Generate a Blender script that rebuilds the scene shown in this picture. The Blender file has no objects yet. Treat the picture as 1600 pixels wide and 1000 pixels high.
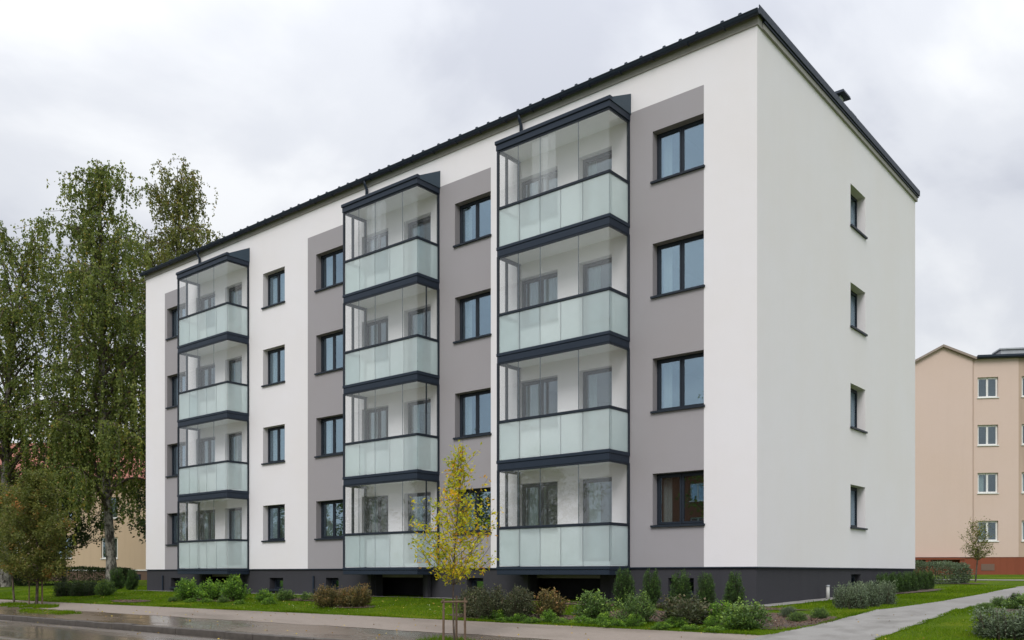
import bpy, math, random
import numpy as np
from mathutils import Vector, Matrix

R = math.radians
S = bpy.context.scene
COL = S.collection
rng = np.random.default_rng(11)
random.seed(11)

# ------------------------------------------------------------------ camera
# world frame: origin at the near corner of the apartment building, X along its long
# front, Y back along its gable, Z up, metres
cd = bpy.data.cameras.new('camera')
cam = bpy.data.objects.new('camera', cd)
COL.objects.link(cam)
cam.location = (8.186, -18.16, 0.72)
cam.rotation_euler = (R(90), 0, math.atan2(0.63905, 0.76917))
cd.sensor_width = 36.0
cd.lens = 36.0 * 1385 / 1600
cd.shift_y = 0.2469
cd.clip_start = 0.1
cd.clip_end = 3000
S.camera = cam

# ------------------------------------------------------------------ sky and sun
SUN_EL, SUN_AZ = R(44), R(156)          # azimuth from +Y clockwise: the sun stands in front of the long facade
world = bpy.data.worlds.new('World')
S.world = world
world.use_nodes = True
wt = world.node_tree
wt.nodes.clear()


def wn(t, **k):
    n = wt.nodes.new(t)
    for a, b in k.items():
        setattr(n, a, b)
    return n


def wl(a, b):
    wt.links.new(a, b)


w_out = wn('ShaderNodeOutputWorld')
sky = wn('ShaderNodeTexSky', sky_type='NISHITA', sun_disc=False)
sky.sun_elevation = SUN_EL
sky.sun_rotation = SUN_AZ
bg_sky = wn('ShaderNodeBackground')
bg_sky.inputs['Strength'].default_value = 0.07
wl(sky.outputs[0], bg_sky.inputs['Color'])
tc = wn('ShaderNodeTexCoord')
sep = wn('ShaderNodeSeparateXYZ')
wl(tc.outputs['Generated'], sep.inputs[0])
# flat cloud deck: project the direction on a plane overhead
zc = wn('ShaderNodeMath', operation='MAXIMUM')
wl(sep.outputs['Z'], zc.inputs[0])
zc.inputs[1].default_value = 0.0
za = wn('ShaderNodeMath', operation='ADD')
wl(zc.outputs[0], za.inputs[0])
za.inputs[1].default_value = 0.45
dx = wn('ShaderNodeMath', operation='DIVIDE')
dy = wn('ShaderNodeMath', operation='DIVIDE')
wl(sep.outputs['X'], dx.inputs[0])
wl(za.outputs[0], dx.inputs[1])
wl(sep.outputs['Y'], dy.inputs[0])
wl(za.outputs[0], dy.inputs[1])
cb = wn('ShaderNodeCombineXYZ')
wl(dx.outputs[0], cb.inputs[0])
wl(dy.outputs[0], cb.inputs[1])
n1 = wn('ShaderNodeTexNoise')
n1.inputs['Scale'].default_value = 2.1
n1.inputs['Detail'].default_value = 7
n1.inputs['Roughness'].default_value = 0.5
n1.inputs['Distortion'].default_value = 0.35
wl(cb.outputs[0], n1.inputs['Vector'])
rp = wn('ShaderNodeValToRGB')
rp.color_ramp.interpolation = 'EASE'
rp.color_ramp.elements[0].position = 0.37
rp.color_ramp.elements[0].color = (0.56, 0.583, 0.65, 1)
rp.color_ramp.elements[1].position = 0.62
rp.color_ramp.elements[1].color = (0.86, 0.875, 0.90, 1)
e = rp.color_ramp.elements.new(0.49)
e.color = (0.70, 0.722, 0.772, 1)
wl(n1.outputs['Fac'], rp.inputs['Fac'])
# an overcast deck is brighter overhead than at the skyline
zr = wn('ShaderNodeMapRange')
zr.inputs['From Min'].default_value = 0.0
zr.inputs['From Max'].default_value = 1.0
zr.inputs['To Min'].default_value = 0.81
zr.inputs['To Max'].default_value = 2.0
zp = wn('ShaderNodeMath', operation='POWER')
wl(zc.outputs[0], zp.inputs[0])
zp.inputs[1].default_value = 2.2
wl(zp.outputs[0], zr.inputs['Value'])
bg_cl = wn('ShaderNodeBackground')
wl(rp.outputs['Color'], bg_cl.inputs['Color'])
wl(zr.outputs['Result'], bg_cl.inputs['Strength'])
mx = wn('ShaderNodeMixShader')
mx.inputs[0].default_value = 0.93
wl(bg_sky.outputs[0], mx.inputs[1])
wl(bg_cl.outputs[0], mx.inputs[2])
wl(mx.outputs[0], w_out.inputs['Surface'])

sd = bpy.data.lights.new('sun', 'SUN')
sd.energy = 1.5
sd.angle = R(28)
sd.color = (1.0, 0.965, 0.92)
sun = bpy.data.objects.new('sun', sd)
COL.objects.link(sun)
sun.location = (-20, -30, 40)
sdir = Vector((math.sin(SUN_AZ) * math.cos(SUN_EL), math.cos(SUN_AZ) * math.cos(SUN_EL), math.sin(SUN_EL)))
sun.rotation_euler = sdir.to_track_quat('Z', 'Y').to_euler()

S.view_settings.view_transform = 'Standard'
S.view_settings.look = 'None'
S.view_settings.exposure = 0.30
S.view_settings.gamma = 1.0
S.view_settings.use_curve_mapping = False
S.render.engine = 'CYCLES'
S.cycles.max_bounces = 12
S.cycles.diffuse_bounces = 7
S.cycles.glossy_bounces = 4
S.cycles.transmission_bounces = 4
S.cycles.transparent_max_bounces = 24
S.cycles.caustics_reflective = False
S.cycles.caustics_refractive = False
S.cycles.use_denoising = True


# ------------------------------------------------------------------ material helpers
class NT:
    def __init__(self, name):
        self.m = bpy.data.materials.new(name)
        self.m.use_nodes = True
        self.t = self.m.node_tree
        self.t.nodes.clear()
        self.out = self.n('ShaderNodeOutputMaterial')

    def n(self, t, **k):
        n = self.t.nodes.new(t)
        for a, b in k.items():
            setattr(n, a, b)
        return n

    def l(self, a, b):
        self.t.links.new(a, b)

    def coord(self, kind='Object'):
        if not hasattr(self, '_tc'):
            self._tc = self.n('ShaderNodeTexCoord')
            self._geo = self.n('ShaderNodeNewGeometry')
        return self._geo.outputs['Position'] if kind == 'World' else self._tc.outputs[kind]

    def noise(self, scale, detail=4, rough=0.55, kind='World', stretch=None, out='Fac'):
        n = self.n('ShaderNodeTexNoise')
        n.inputs['Scale'].default_value = scale
        n.inputs['Detail'].default_value = detail
        n.inputs['Roughness'].default_value = rough
        v = self.coord(kind)
        if stretch:
            mp = self.n('ShaderNodeMapping')
            mp.inputs['Scale'].default_value = stretch
            self.l(v, mp.inputs['Vector'])
            v = mp.outputs[0]
        self.l(v, n.inputs['Vector'])
        return n.outputs[out]

    def ramp(self, src, stops):
        r = self.n('ShaderNodeValToRGB')
        el = r.color_ramp.elements
        while len(el) < len(stops):
            el.new(0.5)
        for e, (p, c) in zip(el, stops):
            e.position = p
            e.color = (c[0], c[1], c[2], 1) if not isinstance(c, float) else (c, c, c, 1)
        self.l(src, r.inputs['Fac'])
        return r.outputs['Color']

    def mix(self, fac, a, b, mode='MIX'):
        n = self.n('ShaderNodeMix', data_type='RGBA', blend_type=mode)
        for s, v in ((n.inputs[0], fac), (n.inputs[6], a), (n.inputs[7], b)):
            if isinstance(v, (int, float)):
                s.default_value = v
            elif isinstance(v, tuple):
                s.default_value = (v[0], v[1], v[2], 1)
            else:
                self.l(v, s)
        return n.outputs[2]

    def math(self, op, a, b=0.0, clamp=False):
        n = self.n('ShaderNodeMath', operation=op, use_clamp=clamp)
        for i, v in enumerate((a, b)):
            if isinstance(v, (int, float)):
                n.inputs[i].default_value = v
            else:
                self.l(v, n.inputs[i])
        return n.outputs[0]

    def bump(self, h, strength=0.2, dist=0.01):
        b = self.n('ShaderNodeBump')
        b.inputs['Strength'].default_value = strength
        b.inputs['Distance'].default_value = dist
        self.l(h, b.inputs['Height'])
        return b.outputs[0]

    def principled(self, color, rough=0.7, metal=0.0, normal=None, spec=0.5, finish=True):
        p = self.n('ShaderNodeBsdfPrincipled')
        for s, v in (('Base Color', color), ('Roughness', rough), ('Metallic', metal), ('Specular IOR Level', spec)):
            i = p.inputs[s]
            if isinstance(v, tuple):
                i.default_value = (v[0], v[1], v[2], 1)
            elif isinstance(v, (int, float)):
                i.default_value = v
            else:
                self.l(v, i)
        if normal is not None:
            self.l(normal, p.inputs['Normal'])
        if finish:
            self.l(p.outputs[0], self.out.inputs['Surface'])
        return p.outputs[0]


def plaster(name, col, warm=(0.97, 0.95, 0.91), streak=0.10, grain=70):
    t = NT(name)
    big = t.noise(0.35, 4, 0.6)
    stv = t.noise(1.0, 4, 0.6, stretch=(2.6, 2.6, 0.16))
    fine = t.noise(grain, 3, 0.7)
    c = t.mix(t.math('MULTIPLY', t.ramp(big, [(0.35, 0.0), (0.7, 1.0)]), 0.7), col,
              tuple(a * b for a, b in zip(col, warm)))
    c = t.mix(t.math('MULTIPLY', t.ramp(stv, [(0.5, 0.0), (0.78, 1.0)]), streak), c,
              tuple(a * 0.6 for a in col))
    c = t.mix(0.18, c, t.ramp(fine, [(0.3, tuple(a * 0.72 for a in col)), (0.7, tuple(min(1, a * 1.12) for a in col))]))
    h = t.math('ADD', fine, t.math('MULTIPLY', t.noise(2.2, 3), 1.2))
    t.principled(c, 0.92, 0, t.bump(h, 0.45, 0.012), 0.15)
    return t.m


def metal_paint(name, col, rough=0.42, spec=0.5):
    t = NT(name)
    n = t.noise(5, 4)
    c = t.mix(t.math('MULTIPLY', n, 0.5), col, tuple(a * 1.35 + 0.004 for a in col))
    r = t.math('ADD', t.math('MULTIPLY', t.noise(14, 3), 0.22), rough - 0.1)
    t.principled(c, r, 0, t.bump(t.noise(2.5, 2), 0.05, 0.01), spec)
    return t.m


def plain(name, col, rough=0.7, var=0.25, scale=8, metal=0.0, bump=0.15):
    t = NT(name)
    n = t.noise(scale, 5, 0.6)
    c = t.ramp(n, [(0.25, tuple(a * (1 - var) for a in col)), (0.75, tuple(min(1, a * (1 + var)) for a in col))])
    t.principled(c, rough, metal, t.bump(n, bump, 0.02))
    return t.m


def glass(name, tint=(1, 1, 1), f0=0.045, refl=(1, 1, 1), haze=0.0, hazecol=(0.7, 0.8, 0.78), wob=0.0):
    t = NT(name)
    geo = t.n('ShaderNodeNewGeometry')
    nrm = geo.outputs['Normal']
    if wob:
        b = t.bump(t.noise(0.9, 1, 0.4), wob, 0.02)
    dot = t.n('ShaderNodeVectorMath', operation='DOT_PRODUCT')
    t.l(geo.outputs['Incoming'], dot.inputs[0])
    t.l(nrm, dot.inputs[1])
    c = t.math('ABSOLUTE', dot.outputs['Value'])
    k = t.math('POWER', t.math('SUBTRACT', 1.0, c, True), 5.0)
    f = t.math('ADD', t.math('MULTIPLY', k, 1 - f0), f0, True)
    tr = t.n('ShaderNodeBsdfTransparent')
    tr.inputs[0].default_value = (*tint, 1)
    gl = t.n('ShaderNodeBsdfGlossy')
    gl.inputs['Color'].default_value = (*refl, 1)
    gl.inputs['Roughness'].default_value = 0.0
    if wob:
        t.l(b, gl.inputs['Normal'])
    base = tr.outputs[0]
    if haze:
        df = t.n('ShaderNodeBsdfDiffuse')
        df.inputs[0].default_value = (*hazecol, 1)
        tl = t.n('ShaderNodeBsdfTranslucent')
        tl.inputs[0].default_value = (*hazecol, 1)
        m0 = t.n('ShaderNodeMixShader')
        m0.inputs[0].default_value = 0.5
        t.l(df.outputs[0], m0.inputs[1])
        t.l(tl.outputs[0], m0.inputs[2])
        m1 = t.n('ShaderNodeMixShader')
        if haze > 0.2:
            oi = t.n('ShaderNodeObjectInfo')
            cc = t.mix(oi.outputs['Random'], tuple(a * 0.90 for a in hazecol), tuple(min(0.97, a * 1.06) for a in hazecol))
            t.l(cc, df.inputs[0])
            t.l(cc, tl.inputs[0])
        hz = t.math('ADD', t.math('MULTIPLY', t.math('SUBTRACT', t.noise(0.8, 4), 0.5), haze * 0.5), haze, True)
        t.l(hz, m1.inputs[0])
        t.l(base, m1.inputs[1])
        t.l(m0.outputs[0], m1.inputs[2])
        base = m1.outputs[0]
    m = t.n('ShaderNodeMixShader')
    t.l(f, m.inputs[0])
    t.l(base, m.inputs[1])
    t.l(gl.outputs[0], m.inputs[2])
    t.l(m.outputs[0], t.out.inputs['Surface'])
    return t.m


def leafmat(name, stops, trans=0.35, gloss=0.35):
    t = NT(name)
    a = t.n('ShaderNodeAttribute', attribute_name='tint')
    c = t.ramp(a.outputs['Fac'], stops)
    d = t.principled(c, 0.55, 0, None, gloss, finish=False)
    tl = t.n('ShaderNodeBsdfTranslucent')
    t.l(t.mix(0.5, c, t.mix(1.0, c, (1.0, 1.1, 0.5), 'MULTIPLY')), tl.inputs[0])
    m = t.n('ShaderNodeMixShader')
    m.inputs[0].default_value = trans
    t.l(d, m.inputs[1])
    t.l(tl.outputs[0], m.inputs[2])
    t.l(m.outputs[0], t.out.inputs['Surface'])
    return t.m


M = {}
M['white'] = plaster('white_plaster', (0.795, 0.778, 0.805), streak=0.035)
M['grey'] = plaster('grey_plaster', (0.345, 0.330, 0.350), streak=0.03)
M['plinth'] = plaster('plinth_plaster', (0.052, 0.052, 0.060), streak=0.35, grain=120)
M['beige'] = plaster('beige_plaster', (0.61, 0.48, 0.42), streak=0.07)
M['beige_dirty'] = plaster('stained_beige_plaster', (0.47, 0.36, 0.29), streak=0.65)
M['beige2'] = plaster('pale_beige_plaster', (0.55, 0.42, 0.30), streak=0.2)
M['metal'] = metal_paint('anthracite_metal', (0.015, 0.024, 0.040), 0.5, 0.28)
M['metal_frame'] = metal_paint('anthracite_frame', (0.013, 0.019, 0.029), 0.5, 0.28)
M['metal_blue'] = metal_paint('slate_sheet_metal', (0.035, 0.058, 0.082), 0.45, 0.3)
M['soffit'] = plain('soffit_board', (0.30, 0.29, 0.27), 0.8, 0.12)
M['white_frame'] = plain('white_window_plastic', (0.74, 0.74, 0.72), 0.4, 0.05)
M['ceiling'] = plain('balcony_ceiling_paint', (0.84, 0.85, 0.83), 0.85, 0.03, 3)
M['concrete'] = plain('concrete', (0.27, 0.26, 0.245), 0.85, 0.25, 6)
M['kerb'] = plain('kerb_stone', (0.075, 0.064, 0.055), 0.5, 0.4, 5)
M['room'] = plain('room_wall', (0.30, 0.28, 0.25), 0.9, 0.1)
M['brickred'] = plaster('brick_red_plaster', (0.23, 0.072, 0.042), streak=0.5)
M['brownplinth'] = plaster('brown_plinth', (0.17, 0.115, 0.09), streak=0.3)
M['orange'] = plaster('orange_plaster', (0.27, 0.115, 0.075), streak=0.2)
M['roofred'] = plain('red_roof', (0.30, 0.11, 0.08), 0.8, 0.3, 3)
M['zinc'] = plain('zinc_sheet', (0.36, 0.38, 0.40), 0.45, 0.15, 4, 0.6)
M['wood'] = plain('stake_wood', (0.13, 0.088, 0.056), 0.85, 0.35, 22)
M['pane'] = glass('window_glass', (0.80, 0.86, 0.87), 0.26, (0.64, 0.83, 0.98), wob=0.03)
M['pane_inner'] = glass('inner_window_glass', (0.78, 0.85, 0.86), 0.11, (0.8, 0.92, 1.0))
M['balc_glass'] = glass('balcony_glass', (0.998, 1.0, 0.999), 0.052, (0.97, 1.0, 1.0), haze=0.03, hazecol=(0.92, 0.96, 0.95), wob=0.02)
M['frost'] = glass('frosted_glass', (0.90, 0.965, 0.955), 0.05, (0.97, 1, 1), haze=0.50, hazecol=(0.86, 0.945, 0.965))


def curtain_mat():
    t = NT('curtain_cloth')
    d = t.n('ShaderNodeBsdfDiffuse')
    d.inputs[0].default_value = (0.74, 0.74, 0.70, 1)
    tl = t.n('ShaderNodeBsdfTranslucent')
    tl.inputs[0].default_value = (0.6, 0.6, 0.57, 1)
    m = t.n('ShaderNodeMixShader')
    m.inputs[0].default_value = 0.35
    t.l(d.outputs[0], m.inputs[1])
    t.l(tl.outputs[0], m.inputs[2])
    t.l(m.outputs[0], t.out.inputs['Surface'])
    return t.m


M['curtain'] = curtain_mat()


def bark_mat(name, a, b, scale=9, zs=0.35):
    t = NT(name)
    n = t.noise(scale, 5, 0.65, stretch=(1, 1, zs))
    n2 = t.noise(scale * 3, 3, 0.6, stretch=(0.5, 0.5, 2.2))
    c = t.ramp(n, [(0.42, a), (0.58, b)])
    c = t.mix(t.math('MULTIPLY', t.ramp(n2, [(0.58, 0.0), (0.68, 1.0)]), 0.8), c, a)
    t.principled(c, 0.85, 0, t.bump(n, 0.6, 0.03))
    return t.m


M['birch_bark'] = bark_mat('birch_bark', (0.035, 0.030, 0.025), (0.30, 0.28, 0.25), 5, 0.6)
M['bark'] = bark_mat('brown_bark', (0.045, 0.033, 0.024), (0.13, 0.10, 0.075), 12)
M['twig'] = plain('twig_bark', (0.07, 0.05, 0.035), 0.85, 0.3, 20)

M['birch_leaf'] = leafmat('birch_leaves', [(0.0, (0.070, 0.105, 0.025)), (0.35, (0.140, 0.185, 0.042)), (0.78, (0.255, 0.285, 0.062)),
                                           (0.94, (0.30, 0.27, 0.05)), (1.0, (0.38, 0.27, 0.05))], 0.45)
M['birch_leaf2'] = leafmat('sparse_birch_leaves', [(0.0, (0.070, 0.090, 0.022)), (0.4, (0.145, 0.165, 0.036)), (0.8, (0.26, 0.25, 0.055)),
                                                   (1.0, (0.36, 0.22, 0.06))], 0.42)
M['rowan_leaf'] = leafmat('autumn_green_leaves', [(0.0, (0.085, 0.115, 0.028)), (0.55, (0.175, 0.195, 0.042)), (0.88, (0.24, 0.19, 0.045)),
                                                  (1.0, (0.40, 0.17, 0.05))], 0.4)
M['yellow_leaf'] = leafmat('yellow_leaves', [(0.0, (0.144, 0.245, 0.020)), (0.35, (0.345, 0.403, 0.020)), (0.75, (0.719, 0.604, 0.022)),
                                             (1.0, (0.688, 0.338, 0.025))], 0.45)
M['dark_leaf'] = leafmat('dark_leaves', [(0.0, (0.019, 0.035, 0.014)), (0.6, (0.042, 0.072, 0.020)), (1.0, (0.096, 0.136, 0.031))], 0.25)
M['bright_leaf'] = leafmat('fresh_leaves', [(0.0, (0.058, 0.121, 0.022)), (0.5, (0.146, 0.293, 0.034)), (1.0, (0.429, 0.624, 0.062))], 0.35)
M['green_leaf'] = leafmat('mid_green_leaves', [(0.0, (0.055, 0.105, 0.032)), (0.5, (0.131, 0.219, 0.055)), (1.0, (0.347, 0.493, 0.081))], 0.3)
M['rusty_leaf'] = leafmat('rusty_leaves', [(0.0, (0.073, 0.073, 0.026)), (0.5, (0.194, 0.154, 0.055)), (0.85, (0.389, 0.194, 0.079)),
                                           (1.0, (0.288, 0.264, 0.048))], 0.3)
M['olive_leaf'] = leafmat('olive_purple_leaves', [(0.0, (0.053, 0.062, 0.033)), (0.5, (0.096, 0.114, 0.055)), (0.8, (0.175, 0.131, 0.081)),
                                                  (1.0, (0.175, 0.213, 0.062))], 0.3)
M['yew_leaf'] = leafmat('yew_needles', [(0.0, (0.020, 0.042, 0.012)), (0.5, (0.046, 0.098, 0.020)), (1.0, (0.13, 0.24, 0.04))], 0.15)
M['spirea_leaf'] = leafmat('grey_green_leaves', [(0.0, (0.067, 0.092, 0.057)), (0.5, (0.141, 0.186, 0.111)), (1.0, (0.297, 0.372, 0.215))], 0.3)
M['grass_blade'] = leafmat('grass_blades', [(0.0, (0.057, 0.109, 0.005)), (0.5, (0.113, 0.201, 0.007)), (0.86, (0.190, 0.287, 0.011)),
                                            (1.0, (0.30, 0.29, 0.06))], 0.4, 0.06)
M['fallen_leaf'] = leafmat('fallen_leaves', [(0.0, (0.16, 0.09, 0.03)), (0.5, (0.42, 0.26, 0.04)), (1.0, (0.55, 0.45, 0.08))], 0.1)
M['flower'] = leafmat('clover_flowers', [(0.0, (0.35, 0.42, 0.15)), (1.0, (0.55, 0.58, 0.42))], 0.1)


# ------------------------------------------------------------------ terrain
def g(x, y):
    if y >= -0.5:
        z = 0.0
    elif y > -4.5:
        z = -0.30 * (-0.5 - y) / 4
    elif y > -7.6:
        z = -0.30 - 0.25 * (-4.5 - y) / 3.1
    elif y > -15.4:
        z = -0.66 - 0.02 * math.sin((y + 7.6) / 7.8 * math.pi) * -1
    else:
        z = -0.52
    if y > 0:
        z += min(0.62, 0.017 * y)
    return z


def gm(x, y):
    """terrain of the lawn sheet: keeps below the carriageway"""
    z = g(x, y)
    if -15.55 < y < -7.45:
        return -0.80
    return z


def mesh_obj(name, verts, faces, mats, parent=None, fmat=None, smooth=False, kind=None):
    me = bpy.data.meshes.new(name)
    me.from_pydata([tuple(v) for v in verts], [], faces)
    for m in (mats if isinstance(mats, (list, tuple)) else [mats]):
        me.materials.append(m)
    if fmat is not None:
        me.polygons.foreach_set('material_index', fmat)
    if smooth:
        me.polygons.foreach_set('use_smooth', [True] * len(me.polygons))
    me.update()
    o = bpy.data.objects.new(name, me)
    COL.objects.link(o)
    if parent is not None:
        o.parent = parent
    if kind:
        o['kind'] = kind
    return o


def link(name, me, parent=None, loc=None, rot=None, scale=None):
    o = bpy.data.objects.new(name, me)
    COL.objects.link(o)
    if parent is not None:
        o.parent = parent
    if loc is not None:
        o.location = loc
    if rot is not None:
        o.rotation_euler = rot
    if scale is not None:
        o.scale = scale
    return o


def thing(name, label, cat, loc=(0, 0, 0), rz=0.0, group=None):
    o = bpy.data.objects.new(name, None)
    o.empty_display_size = 0.2
    COL.objects.link(o)
    o.location = loc
    o.rotation_euler = (0, 0, rz)
    o['label'] = label
    o['category'] = cat
    if group:
        o['group'] = group
    return o


class MB:
    """collects boxes / prisms / tubes into one mesh"""

    def __init__(self):
        self.v, self.f, self.m = [], [], []

    def add(self, vs, fs, mi=0):
        b = len(self.v)
        self.v += [tuple(v) for v in vs]
        self.f += [tuple(i + b for i in f) for f in fs]
        self.m += [mi] * len(fs)
        return self

    def box(self, x0, x1, y0, y1, z0, z1, mi=0, bev=0.0):
        if bev <= 0:
            vs = [(x, y, z) for z in (z0, z1) for y in (y0, y1) for x in (x0, x1)]
            fs = [(0, 2, 3, 1), (4, 5, 7, 6), (0, 1, 5, 4), (2, 6, 7, 3), (0, 4, 6, 2), (1, 3, 7, 5)]
            return self.add(vs, fs, mi)
        # chamfered along the longest axis
        L = [x1 - x0, y1 - y0, z1 - z0]
        ax = L.index(max(L))
        lo, hi = [x0, y0, z0], [x1, y1, z1]
        a, b = [i for i in range(3) if i != ax]
        prof = [(lo[a] + bev, lo[b]), (hi[a] - bev, lo[b]), (hi[a], lo[b] + bev), (hi[a], hi[b] - bev),
                (hi[a] - bev, hi[b]), (lo[a] + bev, hi[b]), (lo[a], hi[b] - bev), (lo[a], lo[b] + bev)]
        vs = []
        for e in (lo[ax], hi[ax]):
            for p in prof:
                q = [0, 0, 0]
                q[ax] = e
                q[a], q[b] = p
                vs.append(tuple(q))
        fs = [tuple(range(7, -1, -1)), tuple(range(8, 16))]
        for i in range(8):
            j = (i + 1) % 8
            fs.append((i, j, j + 8, i + 8))
        if ax == 1:
            fs = [tuple(reversed(f)) for f in fs]
        return self.add(vs, fs, mi)

    def tube(self, pts, rad, n=8, mi=0, cap=True):
        pts = [Vector(p) for p in pts]
        if not isinstance(rad, (list, tuple)):
            rad = [rad] * len(pts)
        vs, fs = [], []
        up = Vector((0, 0, 1))
        for i, p in enumerate(pts):
            d = (pts[min(i + 1, len(pts) - 1)] - pts[max(i - 1, 0)]).normalized()
            if abs(d.z) > 0.95:
                s = d.cross(Vector((1, 0, 0))).normalized()
            else:
                s = d.cross(up).normalized()
            t = d.cross(s)
            for k in range(n):
                a = 2 * math.pi * k / n
                vs.append(p + (s * math.cos(a) + t * math.sin(a)) * rad[i])
        for i in range(len(pts) - 1):
            for k in range(n):
                l = (k + 1) % n
                fs.append((i * n + k, i * n + l, (i + 1) * n + l, (i + 1) * n + k))
        if cap:
            fs.append(tuple(range(n - 1, -1, -1)))
            fs.append(tuple(range((len(pts) - 1) * n, len(pts) * n)))
        return self.add(vs, fs, mi)

    def build(self, name, mats, parent=None, smooth=False):
        return mesh_obj(name, self.v, self.f, mats, parent, self.m, smooth)

    def mesh(self, name, mats, smooth=False):
        me = bpy.data.meshes.new(name)
        me.from_pydata(self.v, [], self.f)
        for m in (mats if isinstance(mats, (list, tuple)) else [mats]):
            me.materials.append(m)
        me.polygons.foreach_set('material_index', self.m)
        if smooth:
            me.polygons.foreach_set('use_smooth', [True] * len(me.polygons))
        me.update()
        return me


# ------------------------------------------------------------------ ground sheets
def axis(lo, hi, fine0, fine1, fs, grow=1.35):
    a = list(np.arange(fine0, fine1 + 1e-6, fs))
    st, x = fs, fine1
    while x < hi:
        st *= grow
        x = min(hi, x + st)
        a.append(x)
    st, x = fs, fine0
    while x > lo:
        st *= grow
        x = max(lo, x - st)
        a.insert(0, x)
    return a


def grid_sheet(name, xs, ys, zf, mat):
    vs = [(x, y, zf(x, y)) for y in ys for x in xs]
    nx = len(xs)
    fs = [(j * nx + i, j * nx + i + 1, (j + 1) * nx + i + 1, (j + 1) * nx + i) for j in range(len(ys) - 1) for i in range(nx - 1)]
    return mesh_obj(name, vs, fs, mat, smooth=True, kind='structure')


def lawn_mat():
    t = NT('lawn')
    a = t.noise(0.55, 4, 0.6)
    b = t.noise(14, 5, 0.7)
    d = t.noise(90, 3, 0.7)
    c = t.ramp(a, [(0.34, (0.042, 0.086, 0.004)), (0.52, (0.078, 0.142, 0.005)), (0.68, (0.165, 0.195, 0.008))])
    c = t.mix(t.math('MULTIPLY', t.ramp(b, [(0.42, 0.0), (0.7, 1.0)]), 0.6), c, (0.045, 0.060, 0.016))
    c = t.mix(t.math('MULTIPLY', t.ramp(d, [(0.45, 0.0), (0.65, 1.0)]), 0.45), c, (0.15, 0.22, 0.012))
    h = t.math('ADD', d, t.math('MULTIPLY', b, 2.0))
    t.principled(c, 0.85, 0, t.bump(h, 0.8, 0.03), 0.05)
    return t.m


def wet_mat(name, dry, wet, scale=0.5, thr=(0.42, 0.6), grit=160, stretch=(0.45, 1.6, 1), rdry=0.75, rwet=0.08, crack=False):
    t = NT(name)
    p = t.noise(scale, 5, 0.55, stretch=stretch)
    f = t.noise(grit, 3, 0.75)
    m = t.noise(6, 5, 0.6)
    wetf = t.ramp(p, [(thr[0], 0.0), (thr[1], 1.0)])
    cd_ = t.mix(t.math('MULTIPLY', t.ramp(f, [(0.35, 0.0), (0.7, 1.0)]), 0.5), dry, tuple(a * 0.55 for a in dry))
    cd_ = t.mix(t.math('MULTIPLY', t.ramp(m, [(0.4, 0.0), (0.7, 1.0)]), 0.35), cd_, tuple(a * 0.7 for a in dry))
    cw = t.mix(t.math('MULTIPLY', f, 0.5), wet, tuple(a * 0.5 for a in wet))
    c = t.mix(wetf, cd_, cw)
    r = t.mix(wetf, (rdry,) * 3, (rwet,) * 3)
    # damp asphalt: the relief drowns where water stands
    inv = t.math('SUBTRACT', 1.0, wetf, True)
    h = t.math('MULTIPLY', t.math('ADD', f, t.math('MULTIPLY', m, 0.8)), t.math('ADD', t.math('MULTIPLY', inv, 0.9), 0.1))
    t.principled(c, r, 0, t.bump(h, 0.5, 0.008), 0.5)
    return t.m


M['lawn'] = lawn_mat()
M['sidewalk'] = wet_mat('damp_pavement', (0.295, 0.245, 0.208), (0.19, 0.15, 0.12), 0.45, (0.50, 0.72), rdry=0.7, rwet=0.32)
M['verge'] = wet_mat('wet_verge', (0.185, 0.14, 0.105), (0.115, 0.085, 0.062), 0.4, (0.38, 0.60), rdry=0.42, rwet=0.11)
M['road'] = wet_mat('wet_asphalt', (0.215, 0.185, 0.165), (0.14, 0.118, 0.100), 0.5, (0.38, 0.60), rdry=0.40, rwet=0.10, stretch=(0.25, 1.8, 1))
M['path'] = wet_mat('concrete_path', (0.29, 0.28, 0.265), (0.19, 0.178, 0.165), 1.6, (0.46, 0.66), rdry=0.85, rwet=0.5, grit=120, stretch=(1, 1, 1))
M['gravel'] = wet_mat('gravel_strip', (0.30, 0.29, 0.27), (0.18, 0.17, 0.16), 3.0, (0.4, 0.7), rdry=0.9, rwet=0.8, grit=60, stretch=(1, 1, 1))
M['mulch'] = wet_mat('bark_mulch', (0.105, 0.068, 0.048), (0.050, 0.034, 0.025), 5.0, (0.4, 0.6), rdry=0.95, rwet=0.7, grit=50, stretch=(1, 1, 1))

xs = axis(-420, 420, -60, 14, 1.0)
ys = axis(-420, 420, -18, 30, 0.5)
ys = sorted(set([round(y, 4) for y in ys] + [-7.6, -7.46, -7.45, -15.54, -15.56]))
grid_sheet('ground', xs, ys, gm, M['lawn'])
rxs = axis(-420, 420, -60, 30, 1.5)
grid_sheet('road', rxs, [-15.4 + i * 7.7 / 10 for i in range(11)], lambda x, y: -0.665 + 0.02 * (1 - ((y + 11.55) / 3.9) ** 2), M['road'])


def edge_noise(x, a):
    return a * (math.sin(x * 1.7) + math.sin(x * 4.3 + 1) * 0.6 + math.sin(x * 9.1 + 2) * 0.4)


def strip_sheet(name, xs_, y0f, y1f, n, off, mat):
    vs, fs = [], []
    for x in xs_:
        a, b = y0f(x), y1f(x)
        for j in range(n + 1):
            y = a + (b - a) * j / n
            vs.append((x, y, g(x, y) + off))
    m = n + 1
    for i in range(len(xs_) - 1):
        for j in range(n):
            fs.append((i * m + j, (i + 1) * m + j, (i + 1) * m + j + 1, i * m + j + 1))
    return mesh_obj(name, vs, fs, mat, kind='structure', smooth=True)


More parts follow.
